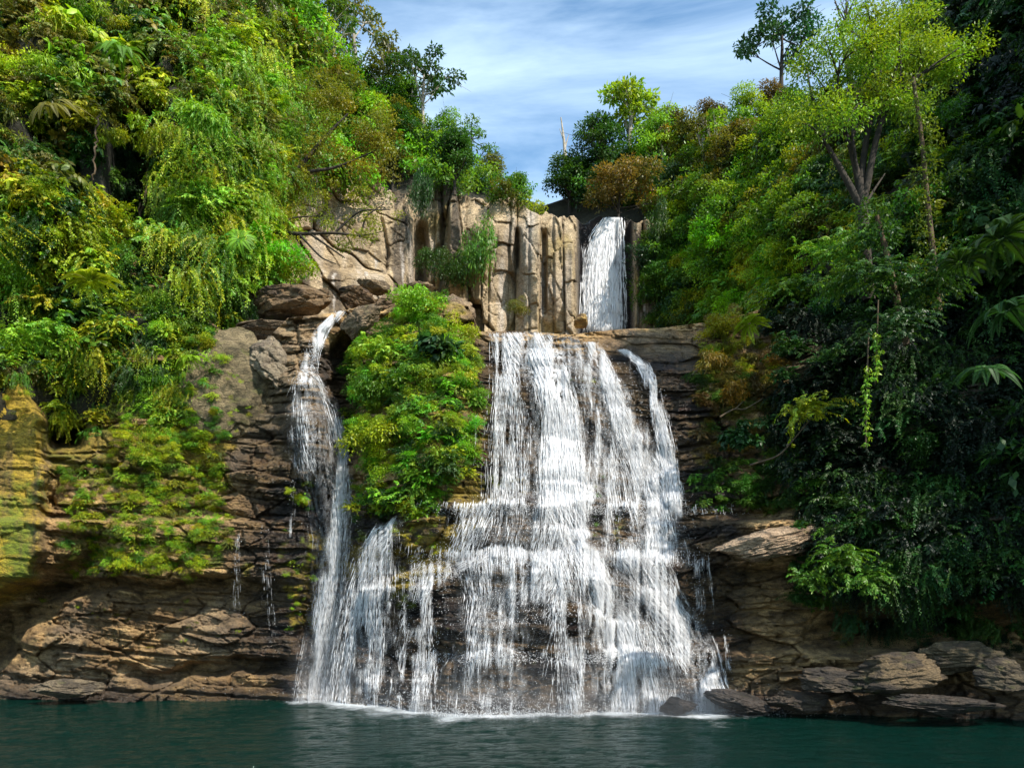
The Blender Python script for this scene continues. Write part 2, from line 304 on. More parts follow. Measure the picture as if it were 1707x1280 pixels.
x, y, z = P2[..., 0], P2[..., 1], P2[..., 2]
na = fbm(x * .8, y * .3, z * .06, 4, 91); nb = fbm(x * .3, y * .3, z * .3, 4, 92); nc = fbm(x * 2.2, y, z * .12, 3, 93)
c = mixc(np.array([.58, .44, .27]), np.array([.34, .25, .145]), ss(-.1, .4, nb)); c = mixc(c, np.array([.52, .43, .33]), ss(0, .4, na) * .7)
c = mixc(c, np.array([.10, .075, .055]), ss(.08, .32, -na) * .85); c = mixc(c, np.array([.62, .56, .50]), ss(.32, .5, nc) * ss(380, 440, V2) * .8)
c = mixc(c, np.array([.28, .19, .02]), ss(.1, .4, -nb + .3 * nc) * ss(690, 720, U2) * .6)
c = mixc(c, WET * 1.3, box(U2, V2, 962, 1055, 350, 700, 5, 10))
streak = np.exp(-((U2 - 684 - (V2 - 430) * .05) / 5) ** 2) * ss(360, 400, V2) + np.exp(-((U2 - 836) / 6) ** 2) * ss(420, 450, V2) + .6 * np.exp(-((U2 - 885) / 9) ** 2) * (1 - ss(420, 470, V2))
c = mixc(c, np.array([.7, .64, .58]), np.clip(streak * (.7 + .6 * nc), 0, 1) * .85)
dry = 1 - box(U2, V2, 962, 1055, 350, 700, 5, 10)
c2 = np.concatenate([c, dry[..., None]], -1)
bk = []
for dy in (.5, 1.5, 4, 10):
    q = P2[-1].copy(); q[:, 1] += dy; q[:, 2] += .15 * dy + .3 * vn(q[:, 0], q[:, 1], 0, 5); bk.append(q)
P2b = np.concatenate([P2, np.array(bk)], 0); c2 = np.concatenate([c2, np.repeat(c2[-1:], 4, 0)], 0)
up_me = mesh_np('upper_cliff', P2b, grid_faces(P2b.shape[0], P2b.shape[1])[:, ::-1], c2, False)
ob('cliff', up_me, M_rock, kind='structure')

# ------------------------------------------------------------------ hills
bv_src = [(PW2, grid_faces(*PW2.shape[:2])), (P2b, grid_faces(*P2b.shape[:2]))]
def loft(name, ucol, vrows, Yrows, nu=120, nv=90, amp=1.0, colr=(0.03, 0.028, 0.012), extra=None):
    vrows = np.array(vrows, float); Yrows = np.array(Yrows, float); ucol = np.array(ucol, float)
    su_ = np.linspace(0, len(ucol) - 1, nu); sv2 = np.linspace(0, len(vrows) - 1, nv)
    def interp2(A):
        A1 = np.array([np.interp(su_, np.arange(A.shape[1]), r) for r in A])
        return np.array([np.interp(sv2, np.arange(A.shape[0]), A1[:, j]) for j in range(nu)]).T
    Ug = interp2(np.repeat(ucol[None], len(vrows), 0)); Vg = interp2(vrows); Yg = interp2(Yrows)
    if extra is not None: Yg = Yg + extra(Ug, Vg)
    p = P(Ug, Vg, Yg); d = amp * fbm(p[..., 0] * .18, p[..., 1] * .18, p[..., 2] * .18, 4, 101)
    p = P(Ug, Vg, Yg + d * 2.2)
    c = np.array(colr) * (1 + .5 * fbm(p[..., 0] * .8, p[..., 1] * .8, p[..., 2] * .8, 3, 7))[..., None]
    f = grid_faces(nv, nu); bv_src.append((p, f))
    me = mesh_np(name, p, f[:, ::-1], c, True); return ob(name, me, M_earth, kind='structure')
loft('hillside', [-900, -420, -100, 150, 300, 400, 480],
     [[700] * 7, [400] * 7, [200] * 7, [0] * 7, [-300] * 7],
     [[34, 38, 41, 44.2, 45.2, 46, 52], [33, 37, 40.5, 43, 44.5, 47, 55], [34, 38, 42, 44.5, 46.5, 50, 60], [36, 40, 45, 48, 51, 56, 66], [42, 48, 52, 56, 60, 66, 74]], nu=240, nv=180,
     extra=lambda u, v: 4.0 * box(u, v, 185, 275, 150, 500, 16, 40) + 3 * box(u, v, 60, 130, 200, 300, 14, 20) + 2.5 * box(u, v, 20, 90, 520, 600, 16, 16) + 2.2 * fbm(u / 70, v / 110, 0, 3, 88))
loft('hillside', [300, 400, 480, 560, 650, 750, 850, 930],
     [[430] * 8, [330, 330, 330, 330, 340, 350, 360, 370], [-60, 20, 70, 120, 200, 270, 325, 350]],
     [[70, 72, 74, 78, 80, 80, 80, 80], [74, 76, 78, 80, 82, 82, 83, 84], [84, 88, 92, 95, 96, 96, 96, 96]])
ur = [880, 950, 1050, 1120, 1200, 1300, 1420, 1560, 1720, 2100, 2700, 5200]  # columns past the frame edge: unseen hill extended and raised to shade the bank
loft('hillside', ur,
     [[580, 580, 580, 580, 580, 640, 700, 800, 900, 1000, 1080, 1300], [420, 420, 420, 410, 400, 400, 420, 420, 420, 420, 420, 420], [352, 330, 275, 265, 262, 240, 180, 60, -60, -160, -160, -160], [352, 328, 270, 258, 250, 225, 140, 0, -200, -480, -640, -900]],
     [[82, 82, 79, 70, 62, 52, 46, 40, 37, 32, 25, 13], [82, 82, 79, 72, 66, 56, 47, 41, 37, 31, 24, 13.5], [86, 87, 86, 82, 76, 68, 56, 48, 42, 35, 27, 15], [92, 95, 96, 94, 90, 80, 70, 60, 54, 45, 34, 19]], nu=200)

# pool floor to horizon and pool water
gx = np.linspace(-260, 260, 60); gy = np.linspace(-120, 400, 60); GX, GY = np.meshgrid(gx, gy)
gm = mesh_np('ground', np.stack([GX, GY, -2.5 + 0 * GX], -1), grid_faces(60, 60), np.ones((3600, 3)) * .06); ob('ground', gm, M_earth, kind='structure')

# ------------------------------------------------------------------ BVH for planting
vs, fs, n0 = [], [], 0
for p, f in bv_src:
    p = p.reshape(-1, 3); vs.append(p); fs.append(f + n0); n0 += len(p)
BV = BVHTree.FromPolygons(np.concatenate(vs).tolist(), np.concatenate(fs).tolist())
CAMP = Vector((0, 0, CZ))
def hit(u, v):
    d = Vector(((u - CU) / F, 1, (HV - v) / F)).normalized()
    r = BV.ray_cast(CAMP, d)
    if r[0] is None: return None, None
    n = r[1] if r[1].dot(d) < 0 else -r[1]
    return np.array(r[0]), np.array(n)

# ------------------------------------------------------------------ foliage templates (arrays: V, F tris, C)
def unit(a): return a / (np.linalg.norm(a, axis=-1, keepdims=True) + 1e-9)
def leaves(p, d, n, Ln, Wd, c, fold=0.12, broad=False):
    """folded leaf blades: p base, d direction, n surface normal"""
    d = unit(d); s = unit(np.cross(d, n)); nn = np.cross(s, d)
    Ln = np.broadcast_to(Ln, (len(p),))[:, None]; Wd = np.broadcast_to(Wd, (len(p),))[:, None]
    tip = p + d * Ln - nn * Ln * .18
    if broad:
        a1, a2 = p + d * Ln * .28 + nn * Ln * .04, p + d * Ln * .68
        V = np.stack([p, a1 + s * Wd * .45 - nn * Wd * fold, a2 + s * Wd * .40 - nn * Wd * (fold + .1), tip, a2 - s * Wd * .40 - nn * Wd * (fold + .1), a1 - s * Wd * .45 - nn * Wd * fold, p + d * Ln * .5 + nn * Ln * .03], 1)
        T = np.array([[0, 1, 6], [1, 2, 6], [2, 3, 6], [3, 4, 6], [4, 5, 6], [5, 0, 6]])
    else:
        m = p + d * Ln * .45
        V = np.stack([p, m + s * Wd * .5 - nn * Wd * fold, tip, m - s * Wd * .5 - nn * Wd * fold], 1)
        T = np.array([[0, 1, 2], [0, 2, 3]])
    k = V.shape[1]
    Fc = (np.arange(len(p))[:, None, None] * k + T[None]).reshape(-1, 3)
    return V.reshape(-1, 3), Fc, np.repeat(c, k, 0)
def clump_leaves(g, cen, rad, n, Ln, ratio=.45, droop=.5, broad=False, cv=.25, shell=.55, flat=.8):
    """leaves spread through clumps; per-clump and per-leaf colour variation around 1"""
    cen = np.asarray(cen, float); rad = np.asarray(rad, float)
    pk = g.choice(len(cen), n, p=rad ** 2 / (rad ** 2).sum())
    o = unit(g.normal(size=(n, 3))); o[:, 2] = np.where(g.random(n) < .75, np.abs(o[:, 2]), o[:, 2])
    rr = rad[pk] * (shell + (1 - shell) * g.random(n) ** .6) * (1 + .25 * vn(o[:, 0] * 2.5 + pk * 3.1, o[:, 1] * 2.5, o[:, 2] * 2.5, 7))
    p = cen[pk] + o * rr[:, None] * np.array([1, 1, flat])
    d = o * .7 + g.normal(size=(n, 3)) * .55; d[:, 2] -= droop
    nrm = unit(o * .6 + np.array([0, 0, .8]) + g.normal(size=(n, 3)) * .35)
    f = (1 + cv * (g.random(len(cen)) * 2 - 1))[pk] * (1 + .3 * (g.random(n) * 2 - 1))
    yel = (1 + .22 * (g.random(len(cen)) * 2 - 1))[pk] * (1 + .15 * (g.random(n) * 2 - 1))
    c = np.stack([f * yel, f, f / yel], 1)
    return leaves(p, d, nrm, Ln * (.6 + .7 * g.random(n)), Ln * ratio * (.7 + .5 * g.random(n)), c, .12, broad)
def merge(L_):
    V, Fc, C, n = [], [], [], 0
    for a, b, c in L_:
        V.append(a); Fc.append(b + n); C.append(c); n += len(a)
    return np.concatenate(V), np.concatenate(Fc), np.concatenate(C)
def tubes(lines, sides=6, col=(1, 1, 1)):
    out = []
    for pts, rad in lines:
        pts = np.asarray(pts, float); rad = np.broadcast_to(rad, (len(pts),)).astype(float); t = unit(np.gradient(pts, axis=0))
        ref = np.array([0, 1, 0.]) if abs(t[0][1]) < .8 else np.array([1., 0, 0])
        a = unit(np.cross(t, ref)); b = np.cross(t, a)
        an = np.linspace(0, 2 * math.pi, sides, endpoint=False)
        V = pts[:, None] + rad[:, None, None] * (np.cos(an)[None, :, None] * a[:, None] + np.sin(an)[None, :, None] * b[:, None])
        i = np.arange(len(pts) - 1)[:, None] * sides; j = np.arange(sides)[None]
        q = np.stack([i + j, i + (j + 1) % sides, i + sides + (j + 1) % sides, i + sides + j], -1).reshape(-1, 4)
        T = np.concatenate([q[:, [0, 1, 2]], q[:, [0, 2, 3]]])
        out.append((V.reshape(-1, 3), T, np.tile(np.array(col, float), (len(pts) * sides, 1))))
    return merge(out)
def curve(a, b, bend, n=8):
    a, b, bend = map(lambda q: np.asarray(q, float), (a, b, bend)); t = np.linspace(0, 1, n)[:, None]
    return (1 - t) ** 2 * a + 2 * t * (1 - t) * ((a + b) / 2 + bend) + t ** 2 * b

def T_bush(seed, n=2200, Ln=.15, ratio=.45, nb=14, broad=False, droop=.5, cv=.3):
    g = np.random.default_rng(seed); c = g.normal(size=(nb, 3)) * [.42, .42, .34]; c[:, 2] = np.abs(c[:, 2]) * .9
    return clump_leaves(g, c, g.uniform(.22, .5, nb), n, Ln, ratio, droop, broad, cv)
def T_drape(seed, n=2600, Ln=.14, ratio=.4):
    """curtain of hanging foliage, unit wide, falling to z=-2"""
    g = np.random.default_rng(seed); nb = 26; c = np.stack([g.normal(size=nb) * .4, g.normal(size=nb) * .25, -g.random(nb) ** .8 * 2.0], 1)
    c[:, :2] *= (1 - .35 * np.abs(c[:, 2:3]) / 2)
    return clump_leaves(g, c, g.uniform(.14, .36, nb), n, Ln, ratio, 1.3, False, .3)
def T_fern(seed, fr=11, npin=24, ln=1.0, wid=.26, curl=.75):
    """rosette of arching fronds made of leaflets"""
    g = np.random.default_rng(seed); ou = []
    for k in range(fr):
        a = 2 * math.pi * (k + g.random() * .6) / fr; up = g.uniform(.5, 1.2); l = ln * g.uniform(.7, 1.1); t = np.linspace(0.08, 1, npin)
        h = np.stack([np.cos(a) * t * l, np.sin(a) * t * l, l * (up * t - (up + curl) * t ** 2 * .75)], 1); tg = unit(np.gradient(h, axis=0))
        sd = unit(np.cross(tg, np.array([0, 0, 1.]))); w_ = l * wid * np.sin(math.pi * (.12 + .86 * t)) ** .7
        f = 1 + .25 * (g.random() * 2 - 1); c = np.tile([f * 1.0, f, f * .9], (npin, 1))
        for s in (-1, 1):
            dd = sd * s + tg * .5; dd[:, 2] -= .25
            ou.append(leaves(h, dd, np.cross(sd, tg) * -1, w_, l * .026 + 0 * w_, c, .05))
        ou.append(tubes([(h, np.linspace(.012, .004, npin) * l)], 3, (f * .8, f * .7, .4)))
    return merge(ou)
def T_tree(seed, h=1.0, spread=.42, nb=12, n=3000, Ln=.055, base=.45, droop=.4, clr=(.10, .22), lean=0., shape=1., broad=False, twigs=True):
    """returns (trunk, crown) for a tree of height h with its foot at the origin"""
    g = np.random.default_rng(seed); cs = []
    for k in range(nb):
        a = 2.4 * k + g.random(); tt = (k + .5) / nb; rr = spread * math.sqrt(g.random()) * (1 - .55 * tt * shape)
        cs.append([math.cos(a) * rr + lean * (base + (1 - base) * tt), math.sin(a) * rr, base + (1 - base - .06) * tt + g.uniform(-.04, .04)])
    cs = np.array(cs) * h; rd = g.uniform(*clr, nb) * h
    top = np.array([lean * base, 0, base]) * h
    tr = curve([0, 0, -.08 * h], top, [g.uniform(-.03, .03) * h, 0, 0], 7); tr2 = curve(top, [lean * .9 * h, 0, .88 * h], [.03 * h * g.normal(), .02 * h, 0], 6)
    ln = [(tr, np.linspace(.028, .017, 7) * h), (tr2, np.linspace(.017, .004, 6) * h)]
    for q, r_ in zip(cs, rd):
        s = .35 + .5 * g.random(); st = tr2[int(s * 5)] if q[2] > tr2[2][2] else tr[int(3 + 3 * g.random())]
        bl = curve(st, q, [0, 0, -.03 * h], 6); ln.append((bl, np.linspace(.010, .003, 6) * h))
        if twigs:
            for _ in range(3): ln.append((curve(bl[3], q + g.normal(size=3) * r_ * .7, [0, 0, .02 * h], 4), np.linspace(.004, .0015, 4) * h))
    return tubes(ln, 5), clump_leaves(g, cs, rd, n, Ln * h, .5, droop, broad, .3, .35, .75)

def T_spray(seed, ntw=60, nl=26, Ln=.13, ratio=.4, sag=.55, hang=0., wide=1., broad=False):
    g = np.random.default_rng(seed); o = unit(g.normal(size=(ntw, 3))); o[:, 2] = np.abs(o[:, 2]) * (.9 if not hang else .25) - hang * .2
    l = g.uniform(.45, 1.05, ntw)[:, None, None]; t = np.linspace(.12, 1, nl)[None, :, None]; o = unit(o)[:, None]
    st = g.normal(size=(ntw, 1, 3)) * [.28 * wide, .28 * wide, .16]
    dn = np.array([0, 0, -1.])
    pos = st + o * t * l * (1 - .35 * hang * t) + dn * t ** 2 * l * (sag + 1.5 * hang * g.random((ntw, 1, 1)))
    tg = unit(np.gradient(pos, axis=1)); sd = unit(np.cross(tg, np.array([0, 0, 1.]) + .3 * g.normal(size=(ntw, 1, 3)))); sg = np.where(np.arange(nl) % 2, 1, -1)[None, :, None]
    d = tg * .55 + sd * sg * .8 + g.normal(size=pos.shape) * .25 + dn * .35; nr = np.cross(sd, tg) + g.normal(size=pos.shape) * .35; nr = np.where(nr[..., 2:3] < 0, -nr, nr)
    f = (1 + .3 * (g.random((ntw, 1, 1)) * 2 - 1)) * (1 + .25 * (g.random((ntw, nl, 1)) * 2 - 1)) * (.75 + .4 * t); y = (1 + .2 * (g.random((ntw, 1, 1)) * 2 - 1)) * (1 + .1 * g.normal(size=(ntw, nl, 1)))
    c = np.concatenate([f * y, f, f / y], -1).reshape(-1, 3)
    n = ntw * nl; Lf = Ln * (.6 + .7 * g.random(n))
    out = [leaves(pos.reshape(n, 3), d.reshape(n, 3), nr.reshape(n, 3), Lf, Lf * ratio, c, .12, broad)]
    out.append(tubes([(pos[k][::5], .008) for k in range(0, ntw, 3)], 3, (.9, .7, .5)))
    return merge(out)
TB = {}
for k in range(4):
    TB['small%d' % k] = T_bush(100 + k, 2600, .105, .5, 18)
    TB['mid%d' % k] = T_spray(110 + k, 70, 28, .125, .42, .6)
    TB['broad%d' % k] = T_bush(120 + k, 520, .34, .62, 9, True, .7)
    TB['long%d' % k] = T_bush(130 + k, 1100, .30, .2, 12, False, .9)
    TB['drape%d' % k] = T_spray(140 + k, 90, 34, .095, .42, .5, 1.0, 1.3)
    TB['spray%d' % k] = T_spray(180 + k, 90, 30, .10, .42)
    TB['twig%d' % k] = T_spray(190 + k, 34, 20, .2, .38, .7)
    TB['bigleaf%d' % k] = T_spray(200 + k, 22, 11, .36, .55, .6, 0, 1, True)
    TB['fern%d' % k] = T_fern(150 + k, 13, 44, 1.0, .2)
    TB['moss%d' % k] = T_bush(160 + k, 900, .085, .7, 10, False, .3)
    TB['far%d' % k] = T_bush(170 + k, 900, .13, .55, 13)

# palette (linear albedo; the darkest one carries the right slope's shade)
YEL = (.27, .30, .012); YG = (.25, .33, .012); LG = (.17, .32, .020); MG = (.085, .19, .016); DG = (.03, .08, .012); BG = (.020, .070, .020); OLV = (.12, .125, .018); ORG = (.19, .14, .018); RB = (.11, .075, .022); FRESH = (.13, .36, .012); SHADE = (.005, .016, .005)
def rotm(g, yaw=None, tilt=.25):
    return np.array(Euler((g.normal() * tilt, g.normal() * tilt, g.random() * 6.28 if yaw is None else yaw)).to_matrix())
def rnd_in(g, poly, n):
    poly = np.array(poly, float); lo, hi = poly.min(0), poly.max(0); res = []
    while len(res) < n:
        q = lo + (hi - lo) * g.random((256, 2)); x, y = q[:, 0], q[:, 1]; ins = np.zeros(256, bool); j = len(poly) - 1
        for i in range(len(poly)):
            xi, yi = poly[i]; xj, yj = poly[j]
            if yi != yj: ins ^= ((yi > y) != (yj > y)) & (x < (xj - xi) * (y - yi) / (yj - yi) + xi)
            j = i
        res += q[ins].tolist()
    return np.array(res[:n])
def jit(g, c, a=.18):
    f = 1 + a * g.normal(); y = 1 + .12 * g.normal(); f = max(f, .4); y = min(max(y, .7), 1.3)
    return np.array([c[0] * f * y, c[1] * f, c[2] * f])
class Mass:
    def __init__(s): s.L = []
    def add(s, key, loc, size, col, g, rm=None, sq=(1, 1, 1)):
        V, Fc, C = TB[key]; m = rotm(g) if rm is None else rm
        s.L.append(((V * np.array(sq) * size) @ m.T + loc, Fc, C * col))
    def scatter(s, g, poly, n, kinds, size, cols, off=.35, sq=(1, 1, 1)):
        for u, v in rnd_in(g, poly, n):
            p, nm = hit(u, v)
            if p is None: continue
            sz = g.uniform(*size); c = cols[g.integers(len(cols))]
            s.add(kinds[g.integers(len(kinds))] + str(g.integers(4)), p + nm * sz * off, sz, jit(g, c), g, None, sq)
    def build(s, name, mat, label, cat, group=None, kind='stuff'):
        V, Fc, C = merge(s.L); return ob(name, mesh_np(name, V, Fc, np.clip(C, 0, 1)), mat, None, label, cat, group, kind)

# ------------------------------------------------------------------ masses of growth that nobody could count
g = np.random.default_rng(5)
A = Mass()                                                     # left wall
for poly, n, kd, sz, cl, off in [
    ([(-120, -60), (110, -60), (90, 330), (-120, 330)], 110, ['mid', 'spray', 'twig', 'drape', 'spray', 'small'], (.7, 1.5), [ORG, YG, YG, OLV, MG, OLV, DG], .4),
    ([(60, -60), (330, -60), (330, 150), (80, 330)], 110, ['spray', 'mid', 'twig', 'bigleaf', 'drape'], (.8, 1.7), [MG, DG, YG, OLV, OLV, MG], .4),
    ([(290, -60), (520, -60), (520, 100), (480, 280), (300, 300)], 150, ['spray', 'drape', 'mid', 'drape'], (1.0, 1.9), [MG, LG, LG, OLV, YG], .5),
    ([(290, 200), (490, 200), (470, 380), (430, 470), (280, 470)], 150, ['spray', 'drape', 'mid', 'drape'], (.8, 1.6), [LG, LG, MG, YG, YG], .6),
    ([(180, 150), (290, 150), (290, 480), (190, 480)], 34, ['twig', 'mid', 'drape'], (.6, 1.2), [DG, DG, MG, BG], .0),
    ([(-120, 320), (190, 320), (210, 520), (190, 640), (-120, 620)], 190, ['spray', 'drape', 'mid', 'bigleaf', 'twig', 'small'], (.7, 1.4), [YG, YG, MG, LG, YEL, DG], .5),
    ([(180, 440), (400, 440), (400, 560), (350, 600), (260, 690), (200, 640)], 110, ['spray', 'drape', 'mid', 'small'], (.5, 1.2), [MG, DG, DG, LG, YG], .3),
    ([(280, 480), (410, 480), (350, 570), (310, 700), (230, 740)], 70, ['small', 'drape', 'spray'], (.4, .9), [YG, YEL, LG], .3),
    ([(-20, 590), (80, 600), (70, 640), (-20, 630)], 14, ['drape', 'mid'], (.5, .8), [OLV, MG, YG], .3),
    ([(60, 600), (180, 620), (170, 740), (90, 720)], 22, ['drape', 'mid'], (.5, .9), [OLV, MG, YG], .2)]:
    A.scatter(g, poly, n, kd, sz, cl, off)
A.scatter(g, [(-420, -200), (-110, -60), (-110, 600), (-420, 600)], 170, ['mid', 'spray', 'drape'], (1.0, 1.8), [MG, YG, LG, OLV], .4)
A.build('climbing_foliage', M_leaf, 'dense yellow green climbing foliage hanging over the left canyon wall', 'climbing foliage')
A = Mass()                                                     # moss and small plants on left rock
for poly, n, kd, sz, cl, off in [
    ([(100, 780), (360, 720), (390, 900), (330, 960), (110, 960)], 560, ['moss', 'moss', 'small', 'spray'], (.14, .55), [YG, YEL, YG, LG, MG, OLV], .1),
    ([(200, 660), (350, 600), (390, 700), (260, 780), (190, 760)], 190, ['moss', 'small', 'spray'], (.2, .6), [YG, YEL, LG], .1),
    ([(0, 600), (80, 610), (60, 700), (0, 690)], 14, ['moss'], (.3, .6), [OLV, YG], .1),
    ([(470, 880), (520, 900), (520, 1060), (480, 1060)], 16, ['moss', 'small'], (.15, .35), [LG, YG], .1),
    ([(60, 1000), (400, 1000), (400, 1080), (80, 1090)], 16, ['moss'], (.12, .25), [OLV, YG], .05),
    ([(480, 800), (520, 800), (520, 860), (480, 860)], 7, ['small'], (.25, .4), [FRESH, YG], .1)]:
    A.scatter(g, poly, n, kd, sz, cl, off)
for u, v in rnd_in(g, [(296, 560), (352, 545), (372, 600), (362, 660), (380, 730), (300, 760)], 70):
    A.add(['moss', 'small', 'spray'][g.integers(3)] + str(g.integers(4)), P(u, v, 42.9 + .5 * g.random()), g.uniform(.18, .5), jit(g, [YG, LG, YEL, MG][g.integers(4)]), g)
for u, v in rnd_in(g, [(372, 600), (410, 640), (420, 700), (380, 740)], 14):
    A.add('moss' + str(g.integers(4)), P(u, v, 42.9), g.uniform(.1, .22), jit(g, YG), g)
A.build('moss', M_leaf, 'bright yellow green moss and small creepers on the left rock wall', 'moss')
A = Mass()                                                     # knob between the falls
for poly, n, kd, sz, cl, off in [
    ([(672, 500), (728, 505), (745, 560), (800, 590), (780, 640), (580, 640), (585, 575), (660, 555)], 190, ['moss', 'small', 'spray', 'spray'], (.35, .85), [YG, LG, YG, MG, LG, FRESH], .2),
    ([(590, 640), (800, 640), (790, 760), (750, 850), (590, 870), (585, 760)], 230, ['moss', 'small', 'spray', 'mid'], (.35, .85), [YG, LG, YG, MG, FRESH, DG], .2),
    ([(650, 880), (760, 850), (720, 960), (650, 1000)], 26, ['moss'], (.14, .32), [OLV, YG, YEL], .05),
    ([(985, 790), (1010, 790), (1010, 900), (985, 900)], 8, ['moss'], (.12, .25), [OLV, MG], .05),
    ([(940, 632), (1040, 645), (1030, 658), (950, 645)], 10, ['moss'], (.12, .22), [OLV, YG], .05)]:
    A.scatter(g, poly, n, kd, sz, cl, off)
A.build('ground_cover', M_leaf, 'bright green ground cover on the rock knob between the two falls', 'ground cover')
A = Mass()                                                     # right slope, with its shade put into darker leaf colours
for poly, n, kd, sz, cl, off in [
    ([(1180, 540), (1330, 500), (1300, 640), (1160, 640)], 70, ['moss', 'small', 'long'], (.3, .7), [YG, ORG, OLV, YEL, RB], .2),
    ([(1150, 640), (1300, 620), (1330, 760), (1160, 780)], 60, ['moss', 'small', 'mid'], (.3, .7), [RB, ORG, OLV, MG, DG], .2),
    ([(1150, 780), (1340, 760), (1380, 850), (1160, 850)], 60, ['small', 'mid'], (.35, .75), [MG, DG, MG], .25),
    ([(1290, 480), (1720, 380), (1720, 980), (1400, 980), (1300, 740)], 440, ['spray', 'mid', 'drape', 'spray', 'twig'], (.7, 1.4), [DG, SHADE, SHADE, DG, SHADE], .3),
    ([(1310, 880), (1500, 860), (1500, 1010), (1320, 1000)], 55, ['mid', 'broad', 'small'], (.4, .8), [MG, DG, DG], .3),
    ([(1480, 1040), (1720, 1020), (1720, 1090), (1500, 1100)], 14, ['small'], (.3, .5), [DG, SHADE], .1)]:
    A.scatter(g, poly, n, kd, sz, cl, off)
A.scatter(g, [(1370, 900), (1720, 880), (1720, 1060), (1400, 1040)], 60, ['drape', 'spray', 'mid'], (.6, 1.1), [DG, SHADE, BG], .3)
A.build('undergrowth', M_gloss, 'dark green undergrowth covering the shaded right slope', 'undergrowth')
A = Mass()                                                     # right hill, mid and far
for poly, n, kd, sz, cl, off in [
    ([(1078, 385), (1150, 380), (1180, 540), (1080, 545)], 70, ['far', 'small'], (1.0, 1.9), [MG, DG, BG, MG], .3),
    ([(1120, 380), (1330, 340), (1330, 500), (1180, 540)], 90, ['small', 'mid'], (1.0, 1.9), [LG, MG, YG, FRESH], .3),
    ([(930, 290), (1120, 260), (1140, 360), (1060, 345), (940, 350)], 70, ['far'], (1.6, 2.8), [DG, MG, DG], .3),
    ([(1080, 250), (1350, 170), (1380, 400), (1120, 390)], 150, ['far', 'small'], (1.3, 2.6), [OLV, MG, DG, LG, MG], .3),
    ([(1330, 100), (1560, -40), (1640, 420), (1340, 420)], 170, ['spray', 'mid', 'drape', 'small'], (1.0, 2.0), [MG, YG, OLV, DG, DG], .3),
    ([(1540, -60), (1760, -60), (1760, 460), (1580, 460)], 130, ['bigleaf', 'mid', 'drape', 'spray'], (1.0, 1.9), [DG, SHADE, BG, DG], .35)]:
    A.scatter(g, poly, n, kd, sz, cl, off)
A.build('forest_undergrowth', M_leaf, 'mixed green forest undergrowth covering the right hillside', 'forest')
A = Mass()                                                     # far left ridge
for poly, n, kd, sz, cl, off in [
    ([(460, 0), (560, 120), (650, 210), (760, 290), (900, 345), (840, 345), (700, 300), (480, 300)], 170, ['far'], (1.8, 3.2), [MG, LG, MG, OLV, FRESH], .3),
    ([(440, 250), (560, 250), (560, 290), (440, 330)], 20, ['far'], (1.5, 2.5), [MG, OLV], .3)]:
    A.scatter(g, poly, n, kd, sz, cl, off)
A.build('ridge_undergrowth', M_leaf, 'green forest undergrowth on the ridge above the dry cliff', 'forest')

# unseen crowns added right of the frame to shade the right bank
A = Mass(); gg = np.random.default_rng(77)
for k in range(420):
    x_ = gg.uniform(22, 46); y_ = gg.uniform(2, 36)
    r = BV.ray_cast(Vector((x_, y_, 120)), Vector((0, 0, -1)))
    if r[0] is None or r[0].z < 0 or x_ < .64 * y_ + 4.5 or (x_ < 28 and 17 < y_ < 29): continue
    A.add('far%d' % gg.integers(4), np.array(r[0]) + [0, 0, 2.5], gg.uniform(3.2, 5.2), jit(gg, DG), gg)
if A.L: A.build('shade_forest', M_leaf, 'dense dark forest added out of view beyond the right bank to shade it', 'forest')

